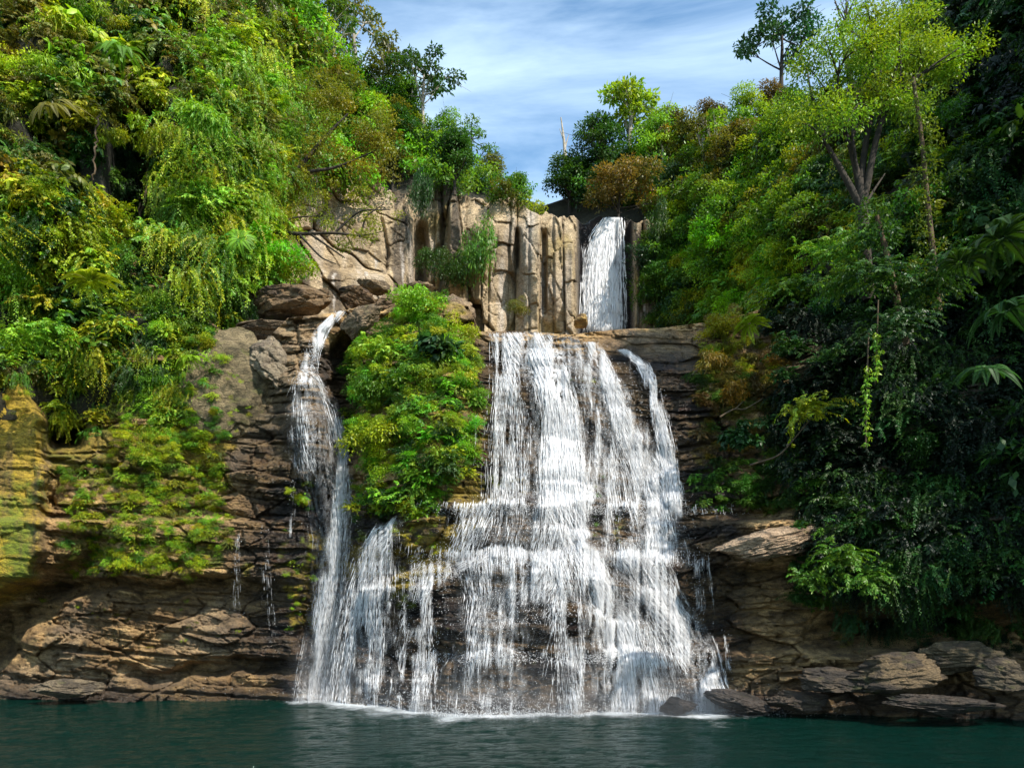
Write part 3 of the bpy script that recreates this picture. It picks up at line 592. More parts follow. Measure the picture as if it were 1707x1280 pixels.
# ------------------------------------------------------------------ single boulders
import bmesh
def boulder(seed, u, v, rx, ry, Y, label, col=(.26, .19, .11), col2=(.13, .09, .055), wet=0., depth=1.0, rot=0., cuts=14, rough=.10, cat='boulder', name='boulder', wetc=0):
    g = np.random.default_rng(seed); bm = bmesh.new(); bmesh.ops.create_icosphere(bm, subdivisions=6, radius=1)
    V = np.array([q.co[:] for q in bm.verts]); Fc = np.array([[q.index for q in f.verts] for f in bm.faces]); bm.free()
    for _ in range(cuts):
        n = unit(g.normal(size=3) * [1, 1, .8]); off = g.uniform(.5, .88); d = V @ n; V = V - n[None] * np.clip(d - off, 0, None)[:, None] * .92
    o = g.random(3) * 50
    r = 1 + rough * 1.6 * fbm(V[:, 0] * 1.6 + o[0], V[:, 1] * 1.6, V[:, 2] * 1.6, 4, 3) - rough * 1.1 * (1 - ss(0, .16, np.abs(fbm(V[:, 0] * 1.3, V[:, 1] * 1.3 + o[1], V[:, 2] * 3.2 + .5 * V[:, 0], 3, 8)))) + rough * .35 * fbm(V[:, 0] * 9, V[:, 1] * 9, V[:, 2] * 14 + o[2], 3, 5)
    V = V * r[:, None]
    cz = fbm(V[:, 0] * 2, V[:, 1] * 2, V[:, 2] * 2, 3, 12); ck = chunks(V[:, 0] * 1.5 + V[:, 1] + o[0] + .3 * cz, V[:, 2] * 3.2 + o[1] + .4 * cz + .3 * V[:, 0], 31, .5)[0]; V = V * (1 + .13 * (ck - .5) * (rough / .1))[:, None]; s = Y / F
    V = V * [rx * s, (rx + ry) * .5 * s * depth, ry * s]; ca, sa = math.cos(R(rot)), math.sin(R(rot))
    V = np.stack([V[:, 0] * ca - V[:, 2] * sa, V[:, 1], V[:, 0] * sa + V[:, 2] * ca], 1)
    n1 = fbm(V[:, 0] + o[0], V[:, 1], V[:, 2] * 1.5, 4, 6); n2 = fbm(V[:, 0] * 3, V[:, 1] * 3 + o[1], V[:, 2] * 6, 3, 7)
    c = mixc(np.array(col), np.array(col2), ss(-.15, .35, n1 + .3 * n2)); c = mixc(c, MOS * .8, ss(.2, .45, n1 * .6 - n2 * .5) * .35 * (1 - wet))
    cc = np.concatenate([c, np.full((len(V), 1), 1 - wet)], 1)
    return ob(name, mesh_np(name, V, Fc, cc, False), M_rock, None, label, cat, 'boulders around the falls', None, P(u, v, Y).tolist())
for a in [
 (1, 482, 512, 78, 34, 47, 'wide brown boulder with a flat top above the narrow left stream', (.22, .14, .07), (.10, .065, .04), 0, 1., 4),
 (2, 452, 548, 66, 19, 46.5, 'low ledge of dark brown rock under the wide brown boulder', (.17, .12, .07), (.06, .045, .03), .3, 1., 6),
 (3, 458, 612, 48, 52, 44.5, 'pale tan rounded boulder wedged left of the narrow stream', (.34, .27, .18), (.17, .13, .09), 0, .9, -20),
 (4, 590, 494, 38, 26, 52, 'dark angular boulder just above the top of the narrow stream', (.18, .11, .055), (.07, .045, .03), 0, 1., -12),
 (5, 535, 494, 17, 13, 52, 'small brown rock between the two dark boulders above the stream', (.2, .13, .07), (.1, .07, .04), 0, 1., 0),
 (6, 650, 512, 40, 28, 47, 'blocky brown boulder beside the bushes on the knob', (.22, .14, .075), (.09, .06, .035), 0, 1., 20),
 (7, 746, 524, 46, 42, 46, 'big smooth tan boulder at the top right of the green knob', (.36, .25, .14), (.22, .15, .09), 0, 1., -35),
 (8, 690, 486, 34, 15, 55, 'flat tan boulder below the foot of the dry cliff', (.33, .24, .14), (.18, .13, .08), 0, 1., 6),
 (9, 622, 478, 30, 14, 58, 'grey brown boulder behind the others below the dry cliff', (.3, .22, .13), (.14, .1, .06), 0, 1., -8),
 (10, 605, 540, 40, 24, 44.5, 'light brown rock at the lip of the narrow stream', (.27, .19, .11), (.12, .085, .05), .2, 1., 25),
 (11, 968, 534, 15, 14, 46.5, 'small ochre rock standing on the lip below the distant fall', (.38, .25, .08), (.2, .12, .05), 0, 1., 10),
 (12, 1290, 905, 105, 26, 38.2, 'pinkish tan slab of bare rock right of the wide waterfall', (.44, .31, .2), (.27, .18, .11), 0, .7, 14),
 (13, 1130, 1174, 34, 16, 36.6, 'dark wet boulder at the right foot of the wide waterfall', (.06, .05, .045), (.03, .025, .024), .85, 1., 5),
 (14, 1235, 1172, 60, 22, 37.2, 'low dark wet rock at the edge of the pool right of the falls', (.07, .055, .045), (.03, .025, .02), .8, 1., -8),
 (15, 1492, 1120, 92, 36, 34.6, 'brown layered boulder with a lit top on the right bank', (.16, .11, .055), (.05, .035, .022), .2, .8, 8),
 (16, 1590, 1095, 90, 38, 35.2, 'broad mossy boulder on the right bank behind the layered one', (.12, .09, .045), (.04, .03, .02), .2, .8, 6),
 (17, 1672, 1130, 55, 36, 33.5, 'brown boulder at the far right edge of the bank', (.12, .09, .05), (.04, .03, .02), .2, .8, -5),
 (18, 1400, 1135, 66, 30, 35.5, 'dark cracked boulder left of the layered one on the right bank', (.09, .065, .04), (.03, .022, .016), .4, .8, -4),
 (19, 1330, 1168, 70, 18, 36.3, 'low dark shelf of rock just above the water on the right bank', (.1, .07, .045), (.04, .03, .022), .6, .8, -3),
 (20, 1560, 1176, 120, 18, 33.6, 'long low ledge of dark rock at the waterline on the right', (.07, .05, .035), (.025, .02, .015), .5, .7, -3),
 (21, 112, 1150, 75, 18, 41.2, 'low grey brown rock at the waterline below the left wall', (.2, .15, .09), (.08, .06, .04), .4, .8, 0)]:
    boulder(a[0], a[1], a[2], a[3], a[4], a[5], a[6], a[7], a[8], a[9], a[10], a[11], wetc=0)
boulder(30, 372, 655, 82, 112, 44.7, 'tall smooth dome of grey tan rock left of the narrow stream', (.25, .19, .10), (.13, .10, .05), 0, .55, -20, 6, .05)

# ------------------------------------------------------------------ single plants and trees
_tm = {}
def tmesh(key, arr=None, mat=None):
    if key not in _tm:
        V, Fc, C = TB[key] if arr is None else arr
        _tm[key] = mesh_np('foliage', V, Fc, C); _tm[key].materials.append(mat or M_leaf)
    return _tm[key]
gp = np.random.default_rng(99)
def plant(key, u, v, size, col, label, cat='shrub', group=None, name='shrub', Y=None, off=.3, sq=(1, 1, 1), yaw=None, tilt=.15, mat=None, down=0):
    if Y is None:
        p, nm = hit(u, v)
        if p is None: return None
        p = p + nm * size * off
    else: p = P(u, v, Y)
    me = tmesh(key + ('g' if mat else ''), TB[key], mat)
    o = ob(name, me, None, None, label, cat, group, None, p.tolist()); o.scale = (size * sq[0], size * sq[1], size * sq[2])
    o.rotation_euler = (gp.normal() * tilt, gp.normal() * tilt, gp.random() * 6.28 if yaw is None else yaw); o.color = (*jit(gp, col, .1), 1); return o
TT = {}
def tree_tpl(key, **k): TT[key] = T_tree(**k)
tree_tpl('full', seed=1, nb=16, n=5200, Ln=.045, base=.38, spread=.3); tree_tpl('full2', seed=2, nb=18, n=5600, Ln=.04, base=.35, spread=.34)
tree_tpl('airy', seed=3, nb=13, n=1500, Ln=.05, base=.42, spread=.36, clr=(.07, .14)); tree_tpl('airy2', seed=4, nb=15, n=1300, Ln=.045, base=.4, spread=.4, clr=(.06, .12))
tree_tpl('tall', seed=5, nb=12, n=1900, Ln=.05, base=.62, spread=.27, clr=(.08, .15)); tree_tpl('wide', seed=6, nb=18, n=5200, Ln=.05, base=.45, spread=.62, clr=(.12, .24), shape=.5)
tree_tpl('umbrella', seed=7, nb=14, n=2200, Ln=.05, base=.6, spread=.42, clr=(.08, .16), shape=.3); tree_tpl('thin', seed=8, nb=7, n=420, Ln=.045, base=.72, spread=.16, clr=(.05, .1))
def tree(tpl, u, v, hpx, col, label, Y=None, bark=None, group=None, wide=1., lean=0., yaw=None, name='tree', cat='tree', lift=0.):
    p, nm = (None, None)
    if Y is None: p, nm = hit(u, v)
    if p is None: p = P(u, v, Y or 90)
    s = hpx * p[1] / F; t = empty(name, p.tolist(), label, cat, group); t.scale = (s * wide, s * wide, s)
    t.rotation_euler = (0, R(lean), gp.random() * 6.28 if yaw is None else yaw)
    tr, cr = TT[tpl]; bk = bark or M_bark; kt = tpl + bk.name
    if kt not in _tm: _tm[kt] = mesh_np('trunk', tr[0], tr[1], None, True); _tm[kt].materials.append(bk)
    ob('trunk', _tm[kt], None, t)
    c = ob('crown', tmesh(tpl + 'crown', cr), None, t); c.color = (*jit(gp, col, .08), 1); return t

G1 = 'trees on the left ridge'; G2 = 'trees on the right hill'
for a in [
 ('airy2', 592, 150, 170, OLV, 'tall airy tree with pale branches highest on the left ridge', M_pale, G1, 1.1),
 ('airy', 556, 110, 150, MG, 'airy green tree behind the highest one at the top of the left ridge', M_pale, G1, 1.),
 ('airy', 640, 190, 130, OLV, 'thin brownish tree right of the highest one on the left ridge', M_pale, G1, 1.),
 ('umbrella', 706, 222, 126, DG, 'umbrella shaped tree with pale trunk and dark crown on the left ridge', M_pale, G1, 1.1),
 ('full', 672, 235, 105, MG, 'round green tree left of the umbrella shaped one', None, G1, 1.),
 ('full2', 740, 285, 90, LG, 'bright green tree below the umbrella shaped one', None, G1, 1.),
 ('airy2', 785, 300, 96, MG, 'small arching tree on the slope right of the bright green one', None, G1, 1.1),
 ('airy', 822, 325, 72, OLV, 'small olive tree near the low end of the left ridge', None, G1, 1.2),
 ('full', 862, 345, 52, MG, 'low green tree at the bottom of the gap between the hills', None, G1, 1.4),
 ('full2', 560, 255, 130, OLV, 'broad olive brown tree leaning out above the dry cliff', None, G1, 1.3),
 ('full', 612, 290, 120, LG, 'rounded light green tree above the dry cliff', None, G1, 1.1),
 ('full2', 520, 180, 150, LG, 'large light green tree behind the climbing foliage', None, G1, 1.1),
 ('full', 700, 300, 80, DG, 'dark tree behind the cliff top in the middle of the ridge', None, G1, 1.2),
 ('tall', 1052, 300, 168, LG, 'tall bright green tree rising above the right hill skyline', M_pale, G2, 1.1),
 ('full2', 1000, 320, 122, DG, 'dark tree on the skyline left of the tall bright one', None, G2, 1.2),
 ('full', 950, 355, 92, DG, 'dark bushy tree on the cliff edge beside the gap', None, G2, 1.4),
 ('wide', 1032, 385, 105, (.15, .115, .025), 'orange brown tree spreading above the distant fall', None, G2, 1.05),
 ('full2', 1095, 310, 120, LG, 'light green tree right of the tall bright one', M_pale, G2, 1.),
 ('airy', 1128, 280, 100, RB, 'brown leaved tree on the right hill skyline', None, G2, 1.1),
 ('full', 1185, 255, 82, RB, 'second brown leaved tree with a ragged top on the skyline', None, G2, 1.1),
 ('full2', 1245, 250, 90, LG, 'rounded green tree in the skyline dip', None, G2, 1.2),
 ('umbrella', 1304, 175, 155, BG, 'dark airy tree standing alone against the sky on the right', None, G2, 1.0),
 ('full', 1290, 235, 90, RB, 'dull brown tree below the lone dark one', None, G2, 1.2),
 ('thin', 1105, 335, 120, OLV, 'leaning pale trunk with a small crown on the right hill', M_pale, G2, 1.),
 ('thin', 1172, 340, 150, OLV, 'slender pale trunk left of the pair on the right hill', M_pale, G2, 1.),
 ('thin', 1192, 342, 160, LG, 'tallest slender pale trunk on the right hill', M_pale, G2, 1.),
 ('thin', 1202, 345, 110, OLV, 'shortest slender pale trunk on the right hill', M_pale, G2, 1.),
 ('full', 1150, 300, 100, OLV, 'olive tree among the slender pale trunks', None, G2, 1.1),
 ('full2', 1230, 330, 120, OLV, 'broad olive tree in the middle of the right hill', None, G2, 1.2),
 ('full', 1310, 320, 130, LG, 'light green tree left of the big forked tree', None, G2, 1.2),
 ('wide', 1200, 480, 95, FRESH, 'vivid green spreading tree right of the distant fall', None, G2, 1.1),
 ('wide', 1265, 460, 90, FRESH, 'second vivid green tree nearer the right slope', None, G2, 1.1),
 ('full', 1120, 430, 85, YG, 'yellow green tree just right of the distant fall', None, G2, 1.1),
 ('full2', 1345, 470, 140, MG, 'mid green tree under the big forked tree', None, G2, 1.2)]:
    tree(a[0], a[1], a[2], a[3], a[4], a[5], None, a[6], a[7], a[8])
# crowns that break up the slopes
USED = {}
def uniq(lb, s, mid):
    for q in (lb, ('small ' if s < mid else 'large ') + lb):
        if q not in USED and len(q.split()) <= 16: USED[q] = 1; return q
    return lb
CN = {OLV: 'olive', MG: 'mid green', LG: 'light green', DG: 'dark green', YG: 'yellow green', FRESH: 'vivid green', YEL: 'yellowish', BG: 'blue green', ORG: 'orange tinted'}
SH_ = {'full': 'rounded', 'full2': 'dense', 'airy': 'open crowned', 'mid': 'leafy', 'spray': 'feathery', 'bigleaf': 'large leaved', 'long': 'long leaved', 'small': 'fine leaved'}
for k, (u, v) in enumerate(rnd_in(gp, [(1110, 290), (1330, 220), (1390, 380), (1330, 470), (1130, 400)], 26)):
    tp = ['full', 'full2', 'airy'][k % 3]; c = [OLV, MG, LG, DG, YG][k % 5]
    pp = ('above the distant fall' if u < 1200 else 'left of the forked tree') + (' near the skyline' if v < 310 else ' low on the right hill')
    hh = gp.uniform(70, 110); tree(tp, u, v + 20, hh, c, uniq(SH_[tp] + ' ' + CN[c] + ' tree ' + pp, hh, 90), None, None, 'crowded trees on the right hill', 1.2)
for k, (u, v) in enumerate(rnd_in(gp, [(470, 40), (560, 150), (700, 250), (820, 320), (700, 320), (480, 240)], 24)):
    tp = ['full', 'full2', 'airy'][k % 3]; c = [OLV, MG, LG, DG, FRESH][k % 5]
    pp = ('beside the climbing foliage' if u < 560 else 'above the dry cliff' if u < 680 else 'near the low end') + ' of the left ridge'
    hh = gp.uniform(70, 110); tree(tp, u, v + 15, hh, c, uniq(SH_[tp] + ' ' + CN[c] + ' tree ' + pp, hh, 90), None, None, 'crowded trees on the left ridge', 1.2)

# dead snag on the skyline
def custom(name, label, cat, base, lines, blobs=None, nl=0, Ln=.3, col=MG, bark=M_bark, seed=1, mat=None, droop=.4, ratio=.5, broad=False, group=None, shell=.35):
    th = empty(name, list(base), label, cat, group); b = np.array(base)
    o = ob('trunk' if cat == 'tree' else 'stem', mesh_np('trunk', *[q for q in tubes([(np.array(p) - b, r) for p, r in lines], 7)[:2]], None, True), bark, th)
    if nl:
        g = np.random.default_rng(seed); cs = np.array([q[0] for q in blobs]) - b; rd = np.array([q[1] for q in blobs])
        V, Fc, C = clump_leaves(g, cs, rd, nl, Ln, ratio, droop, broad, .25, shell, .8)
        c = ob('crown' if cat == 'tree' else 'foliage', mesh_np('crown', V, Fc, C), mat or M_leaf, th); c.color = (*col, 1)
    return th
def pl(pts, Y): return [P(u, v, Y + (q[0] if q else 0)) for u, v, *q in pts]
def smooth_line(pts, n=14):
    pts = np.array(pts); t = np.linspace(0, len(pts) - 1, n); i = np.arange(len(pts)); q = np.array([np.interp(t, i, pts[:, k]) for k in range(3)]).T
    for _ in range(2): q[1:-1] = (q[:-2] + 2 * q[1:-1] + q[2:]) / 4
    return q
Yt = 90
custom('dead_tree', 'bare dead snag standing on the skyline beside the gap', 'dead tree', P(944, 285, Yt), [(smooth_line(pl([(944, 300), (941, 240), (935, 196)], Yt)), np.linspace(.28, .06, 14)), (smooth_line(pl([(941, 250), (948, 225)], Yt), 5), np.linspace(.12, .03, 5)), (smooth_line(pl([(940, 235), (933, 215)], Yt), 5), np.linspace(.1, .03, 5))], bark=M_pale)
# the big forked tree
Yt = 38.5
br = [[(1448, 500), (1442, 420), (1438, 350), (1432, 300)], [(1438, 350), (1400, 280), (1375, 235), (1345, 205)], [(1434, 320), (1425, 270), (1410, 220), (1395, 190), (1360, 180)], [(1432, 300), (1420, 230), (1422, 180), (1430, 150)],
      [(1434, 320), (1440, 250), (1452, 200), (1462, 160), (1470, 110)], [(1438, 340), (1452, 280), (1462, 210), (1485, 170), (1515, 140), (1545, 115), (1600, 80)], [(1438, 350), (1455, 320), (1475, 290)], [(1410, 220), (1395, 150), (1400, 100)], [(1420, 230), (1440, 180), (1445, 90)], [(1462, 210), (1480, 150), (1500, 100), (1500, 40)], [(1375, 235), (1350, 150), (1345, 110)], [(1462, 160), (1450, 60)]]
ln = []
for k, q in enumerate(br):
    dy = 0 if k == 0 else (-1) ** k * .25 * k
    pts = [P(u, v, Yt + dy * i / len(q)) for i, (u, v) in enumerate(q)]; n = 12; r0 = .30 if k == 0 else (.19 if k in (1, 2, 4, 5) else .09)
    ln.append((smooth_line(pts, n), np.linspace(r0, .22 if k == 0 else .03, n)))
bl = []; gt = np.random.default_rng(8)
for u, v in rnd_in(gt, [(1320, 120), (1380, 60), (1440, 5), (1540, 10), (1600, 60), (1640, 80), (1560, 150), (1500, 210), (1420, 200), (1340, 250), (1290, 230), (1310, 160)], 84):
    bl.append((P(u, v, Yt + gt.uniform(-2.2, 2.2)), gt.uniform(.5, 1.3)))
for q in bl[::2]:
    d = q[0]; e = min(ln, key=lambda s: np.linalg.norm(s[0][-1] - d) )[0]; ln.append((curve(e[-4], d, [0, 0, .3], 6), np.linspace(.05, .015, 6)))
custom('forked_tree', 'large forked tree with dark bare limbs and yellow green leaves on the right slope', 'tree', P(1448, 500, Yt), ln, bl, 25000, .16, (.17, .27, .016), seed=5, shell=.05)
# bare twigs at the very top
Yt = 44
bt = []
for k in range(14): a0 = P(1400 + 8 * (k % 3), 60, Yt); e = P(1375 + 70 * gt.random(), -20 + 60 * gt.random(), Yt + gt.normal()); bt.append((curve(a0, e, [0, 0, .5], 6), np.linspace(.06, .015, 6)))
custom('bare_tree', 'nearly leafless tree top poking up at the right edge of the sky', 'tree', P(1404, 130, Yt), [(smooth_line(pl([(1420, 150), (1404, 60)], Yt)), np.linspace(.2, .1, 14))] + bt, [(P(1385 + 60 * gt.random(), 60 * gt.random(), Yt), .4) for _ in range(8)], 160, .15, RB)
# leaning trunk on the right with climbers
Yt = 36
lt = smooth_line(pl([(1560, 640), (1530, 560), (1490, 440), (1545, 330), (1540, 240), (1520, 150)], Yt))
custom('leaning_tree', 'brown trunk wrapped in climbers rising behind the forked tree', 'tree', P(1545, 420, Yt), [(smooth_line(pl([(1565, 520), (1555, 420), (1545, 330), (1538, 240), (1522, 130)], Yt)), np.linspace(.15, .08, 14))], [(P(1545 + gt.normal() * 12, v, Yt - .2), .5) for v in np.linspace(140, 500, 22)], 2600, .16, (.10, .14, .015), M_vine)
custom('leaning_tree', 'reddish brown leaning trunk in the dark growth on the right', 'tree', P(1510, 560, 35), [(smooth_line(pl([(1512, 575), (1500, 520), (1480, 430), (1462, 360)], 35)), np.linspace(.16, .1, 14))], [(P(1510, 560, 35), .5), (P(1470, 400, 35), .9), (P(1455, 360, 35), .9), (P(1490, 480, 35), .4)], 900, .22, DG, M_vine)
# overhanging limb in front of the dry cliff
Yt = 50
ob_l = [[(400, 372), (445, 384), (500, 392), (560, 386), (600, 396), (640, 385)], [(445, 384), (490, 362), (540, 360)], [(520, 392), (560, 420), (575, 430)], [(560, 386), (600, 350), (650, 350)], [(600, 396), (610, 360), (640, 340)], [(500, 392), (535, 430), (560, 440)]]
ln = [(smooth_line(pl(q, Yt)), np.linspace(.17 if k == 0 else .08, .025, 14)) for k, q in enumerate(ob_l)]
bl = [(P(u, v, Yt + gt.uniform(-1, 1)), gt.uniform(.3, .75)) for u, v in rnd_in(gt, [(440, 270), (560, 300), (660, 310), (680, 360), (620, 400), (560, 430), (540, 380), (450, 370)], 40)]
custom('overhanging_tree', 'dark crooked limb with small olive leaves overhanging in front of the dry cliff', 'tree', P(400, 372, Yt), ln, bl, 4200, .16, (.17, .20, .015), seed=9)
bl = [(P(u, v, 53 + gt.uniform(-1, 1)), gt.uniform(.5, 1.1)) for u, v in rnd_in(gt, [(470, 150), (560, 140), (640, 190), (655, 260), (600, 300), (500, 290)], 34)]
custom('olive_tree', 'olive brown small leaved tree beside the light green climbing foliage', 'tree', P(470, 330, 53), [(smooth_line(pl([(460, 340), (490, 290), (540, 230), (580, 190)], 53)), np.linspace(.25, .06, 14)), (smooth_line(pl([(490, 290), (560, 280), (630, 250)], 53)), np.linspace(.14, .03, 14))], bl, 9000, .17, (.17, .17, .015), seed=12)
# hanging vines
for k, (q, lb) in enumerate([([(248, 280), (236, 360), (226, 430), (212, 500)], 'long pale vine stem hanging down the dark gap on the left wall'),
    ([(232, 340), (240, 420), (222, 480)], 'thinner vine stem twisted beside the long pale one'), ([(165, 190), (158, 240), (155, 300)], 'short vine stem high on the left wall'),
    ([(272, 300), (275, 350), (270, 420)], 'thin vine stem right of the long pale one')]):
    p0, nm = hit(q[1][0], q[1][1]); Yv = (p0[1] if p0 is not None else 42) - 1.6
    custom('hanging_vine', lb, 'vine', P(*q[0], Yv), [(smooth_line(pl(q, Yv), 20) + .06 * gt.normal(size=(20, 3)), .05 if k else .075)], bark=M_vine, group='hanging vines')
for k, (u, v0, v1, lb) in enumerate([(1446, 615, 745, 'hanging column of small pale leaves on the dark right slope'), (1462, 560, 640, 'shorter hanging column of leaves beside the taller one')]):
    custom('leafy_vine', lb, 'vine', P(u, v0, 33.5), [(smooth_line(pl([(u + 2, v0 - 60), (u, v0), (u - 3, v1)], 33.5)), .03)], [(P(u - 1 + 2 * gt.normal(), v, 33.4), .16) for v in np.arange(v0, v1, 9)], 260, .16, LG, M_vine, droop=1.2, group='hanging vines')

# named shrubs
for a in [
 ('small0', 448, 442, 2.0, FRESH, 'rounded lime green bush on the cliff foot left of the boulders', 'shrub', 47.5), ('small1', 410, 425, 1.8, YG, 'yellow green bush behind the lime green one', 'shrub', 48.5), ('small2', 485, 462, 1.3, YG, 'low yellow green bush right of the lime green one', 'shrub', 48.5),
 ('small3', 700, 522, 1.5, LG, 'dense bright green bush on top of the knob between the falls', 'shrub', 43.2), ('mid0', 640, 585, 1.4, LG, 'leafy green bush at the upper left of the knob', 'shrub', 42.3), ('small2', 612, 655, 1.5, MG, 'dark green bush overhanging the gully on the knob', 'shrub', 41.8),
 ('broad0', 738, 592, 1.2, BG, 'blue green large leaved plant in the middle of the knob', 'plant', 41.2), ('small0', 640, 740, 1.8, YG, 'large light green bush low on the knob', 'shrub', 41.2), ('mid1', 715, 790, 1.5, YG, 'yellow green bush at the lower right of the knob', 'shrub', 40.9),
 ('mid2', 660, 830, 1.5, LG, 'lowest bush on the knob above the side fall', 'shrub', 41), ('small1', 760, 560, 1.0, YG, 'small yellow green bush beside the smooth tan boulder', 'shrub', 42.8), ('mid3', 690, 690, 1.3, MG, 'mid green bush in the middle of the knob', 'shrub', 40.9), ('small0', 770, 640, 1.0, YEL, 'mossy yellow cushion at the right side of the knob', 'shrub', 41.4),
 ('mid3', 1345, 682, 1.3, YG, 'bright lime shrub glowing on the dark right slope', 'shrub', 37.6), ('broad1', 1240, 735, 1.0, BG, 'blue green large leaved plant right of the wide waterfall', 'plant', 40.6), ('small3', 1200, 560, 1.2, YEL, 'yellowish shrub on the bank above the wide waterfall', 'shrub', 45),
 ('long1', 1190, 615, .9, ORG, 'orange tinted shrub below the bank on the right slope', 'shrub', 42.5), ('long2', 1225, 660, .8, ORG, 'dry orange shrub beside a fallen branch', 'shrub', 41.5), ('small1', 862, 520, 1.0, OLV, 'low shrub at the foot of the upper cliff columns', 'shrub', 62),
 ('mid1', 1400, 930, 1.5, MG, 'vivid green leafy shrub overhanging the right ledge', 'shrub', 35.4), ('mid2', 1350, 965, 1.0, MG, 'smaller leafy shrub left of the overhanging one', 'shrub', 36), ('mid0', 1450, 965, 1.2, MG, 'leafy shrub right of the overhanging one', 'shrub', 35),
 ('far0', 855, 335, 1.9, MG, 'small bush on top of the cliff near the gap', 'shrub', 73), ('far1', 885, 350, 1.5, YG, 'tiny bright bush on the cliff rim above the columns', 'shrub', 72), ('mid0', 500, 830, .6, FRESH, 'small fresh green tuft beside the narrow stream', 'plant', 43.2), ('moss1', 488, 945, .7, YG, 'lime green moss cushion low beside the narrow stream', 'moss', 42.6),
 ('mid3', 30, 560, 1.4, LG, 'large leaved bush above the ochre slab at the left edge', 'shrub', 38.5), ('mid1', 90, 550, 1.2, LG, 'large leaved bush right of the one at the left edge', 'shrub', 39), ('long0', 330, 205, 1.4, LG, 'drooping long leaved plant on the left wall', 'plant', 42)]:
    plant(a[0], a[1], a[2], a[3], a[4], a[5], a[6], None, 'plant' if a[6] == 'plant' else ('moss_cushion' if a[6] == 'moss' else 'shrub'), a[7])
for k, (u, v, s, c, lb, Y, sq) in enumerate([(702, 345, 1.4, DG, 'dark ivy curtain hanging down the cleft in the dry cliff', 69.5, (1, .7, 3.2)), (790, 450, 2.2, MG, 'thick column of ivy on the left of the cliff columns', 69, (.8, .8, 2.2)), (760, 465, 1.8, DG, 'dark ivy lower down beside the thick ivy column', 69, (1, 1, 1.2)), (1096, 400, 1.4, DG, 'dark green ivy curtain right of the distant fall', 70, (1, .8, 2.6)), (720, 440, 1.4, DG, 'small hanging ivy between the slabs of the dry cliff', 70, (1, 1, 1.5))]):
    plant('small%d' % (k % 4), u, v, s, c, lb, 'ivy', 'ivy on the upper cliff', 'ivy', Y, sq=sq, tilt=.03)
for u, v, s, c, lb, Y in [(1440, 400, 1.6, MG, 'leafy bush hiding the foot of the forked tree', 37), (1465, 460, 1.7, DG, 'dark bush in front of the reddish leaning trunk', 34), (1410, 470, 1.5, MG, 'leafy bush below and left of the forked tree', 37.2), (1552, 470, 1.8, DG, 'dark bush hiding the foot of the climber wrapped trunk', 34.2), (1500, 540, 1.6, DG, 'dark bush low on the reddish leaning trunk', 33.8), (1380, 420, 1.5, LG, 'light green bush left of the forked tree foot', 39)]:
    plant('spray%d' % gp.integers(4), u, v, s, c, lb, 'shrub', None, 'shrub', Y)
# ferns and fronds
for k, (u, v, s, c, lb, Y) in enumerate([(1670, 400, 1.5, DG, 'largest feathery frond plant at the right edge', 27), (1600, 440, 1.2, DG, 'feathery frond plant left of the largest one', 28), (1680, 520, 1.4, BG, 'feathery frond plant below the largest one', 27), (1640, 620, 1.2, DG, 'lowest feathery frond plant at the right edge', 28.5), 
     (320, 600, 1.0, YG, 'fern beside the smooth dome of rock', 42), (150, 470, 1.4, YG, 'arching fern in the middle of the left wall', 39.5), (400, 400, 1.3, LG, 'fern at the foot of the light green climbing foliage', 45), (90, 180, 1.5, OLV, 'brownish fern high on the left wall', 38), (200, 90, 1.5, MG, 'arching green fern near the top of the left wall', 41), (1250, 540, 1.1, YG, 'yellow green fern on the bank right of the lip', 43.5), (340, 640, .5, MG, 'small fern growing on the dome of rock', 41.6)]):
    plant('fern%d' % (k % 4), u, v, s, c, lb, 'fern', 'ferns and fronds', 'fern', Y, tilt=.35)
# further single shrubs standing out of the growth
for n_, poly, kd, sz, cl, gr, pf in [
  (36, [(0, 0), (330, 0), (330, 300), (0, 330)], ['mid', 'bigleaf', 'long', 'spray'], (.8, 1.3), [YG, LG, YEL, OLV], 'shrubs high on the left wall', lambda u, v: ('at the left edge' if u < 110 else 'in the middle' if u < 220 else 'by the light curtain') + (' at the top' if v < 150 else '') + ' of the left wall'),
  (36, [(0, 330), (200, 330), (210, 640), (0, 600)], ['mid', 'bigleaf', 'small', 'spray'], (.7, 1.2), [YG, LG, YEL, MG], 'shrubs low on the left wall', lambda u, v: ('at the left edge' if u < 80 else 'left of the dark hollow') + (' above the ochre slab' if v > 500 else ' halfway down the left wall')),
  (40, [(1330, 480), (1700, 400), (1700, 980), (1420, 980)], ['mid', 'small', 'spray'], (.7, 1.2), [DG, BG, DG, SHADE], 'shrubs in the shade of the right slope', lambda u, v: 'in the shade ' + ('below the forked tree' if u < 1450 else 'beside the leaning trunk' if u < 1560 else 'near the right edge') + (', low on the slope' if v > 740 else '')),
  (26, [(1160, 780), (1380, 770), (1400, 860), (1170, 850)], ['mid', 'small', 'spray'], (.4, .7), [MG, DG, OLV], 'shrubs on the right ledge', lambda u, v: 'on the ledge ' + ('next to the wide waterfall' if u < 1240 else 'above the pinkish slab' if u < 1320 else 'toward the dark right slope'))]:
    CN[SHADE] = 'very dark'  # leaf colour darkened to stand for the slope's shade
    for u, v in rnd_in(gp, poly, n_):
        kk = kd[gp.integers(len(kd))]; c = cl[gp.integers(len(cl))]
        s_ = gp.uniform(*sz); plant(kk + str(gp.integers(4)), u, v, s_, c, uniq(SH_[kk] + ' ' + CN[c] + ' shrub ' + pf(u, v), s_, sum(sz) / 2), 'shrub', gr, off=.7)
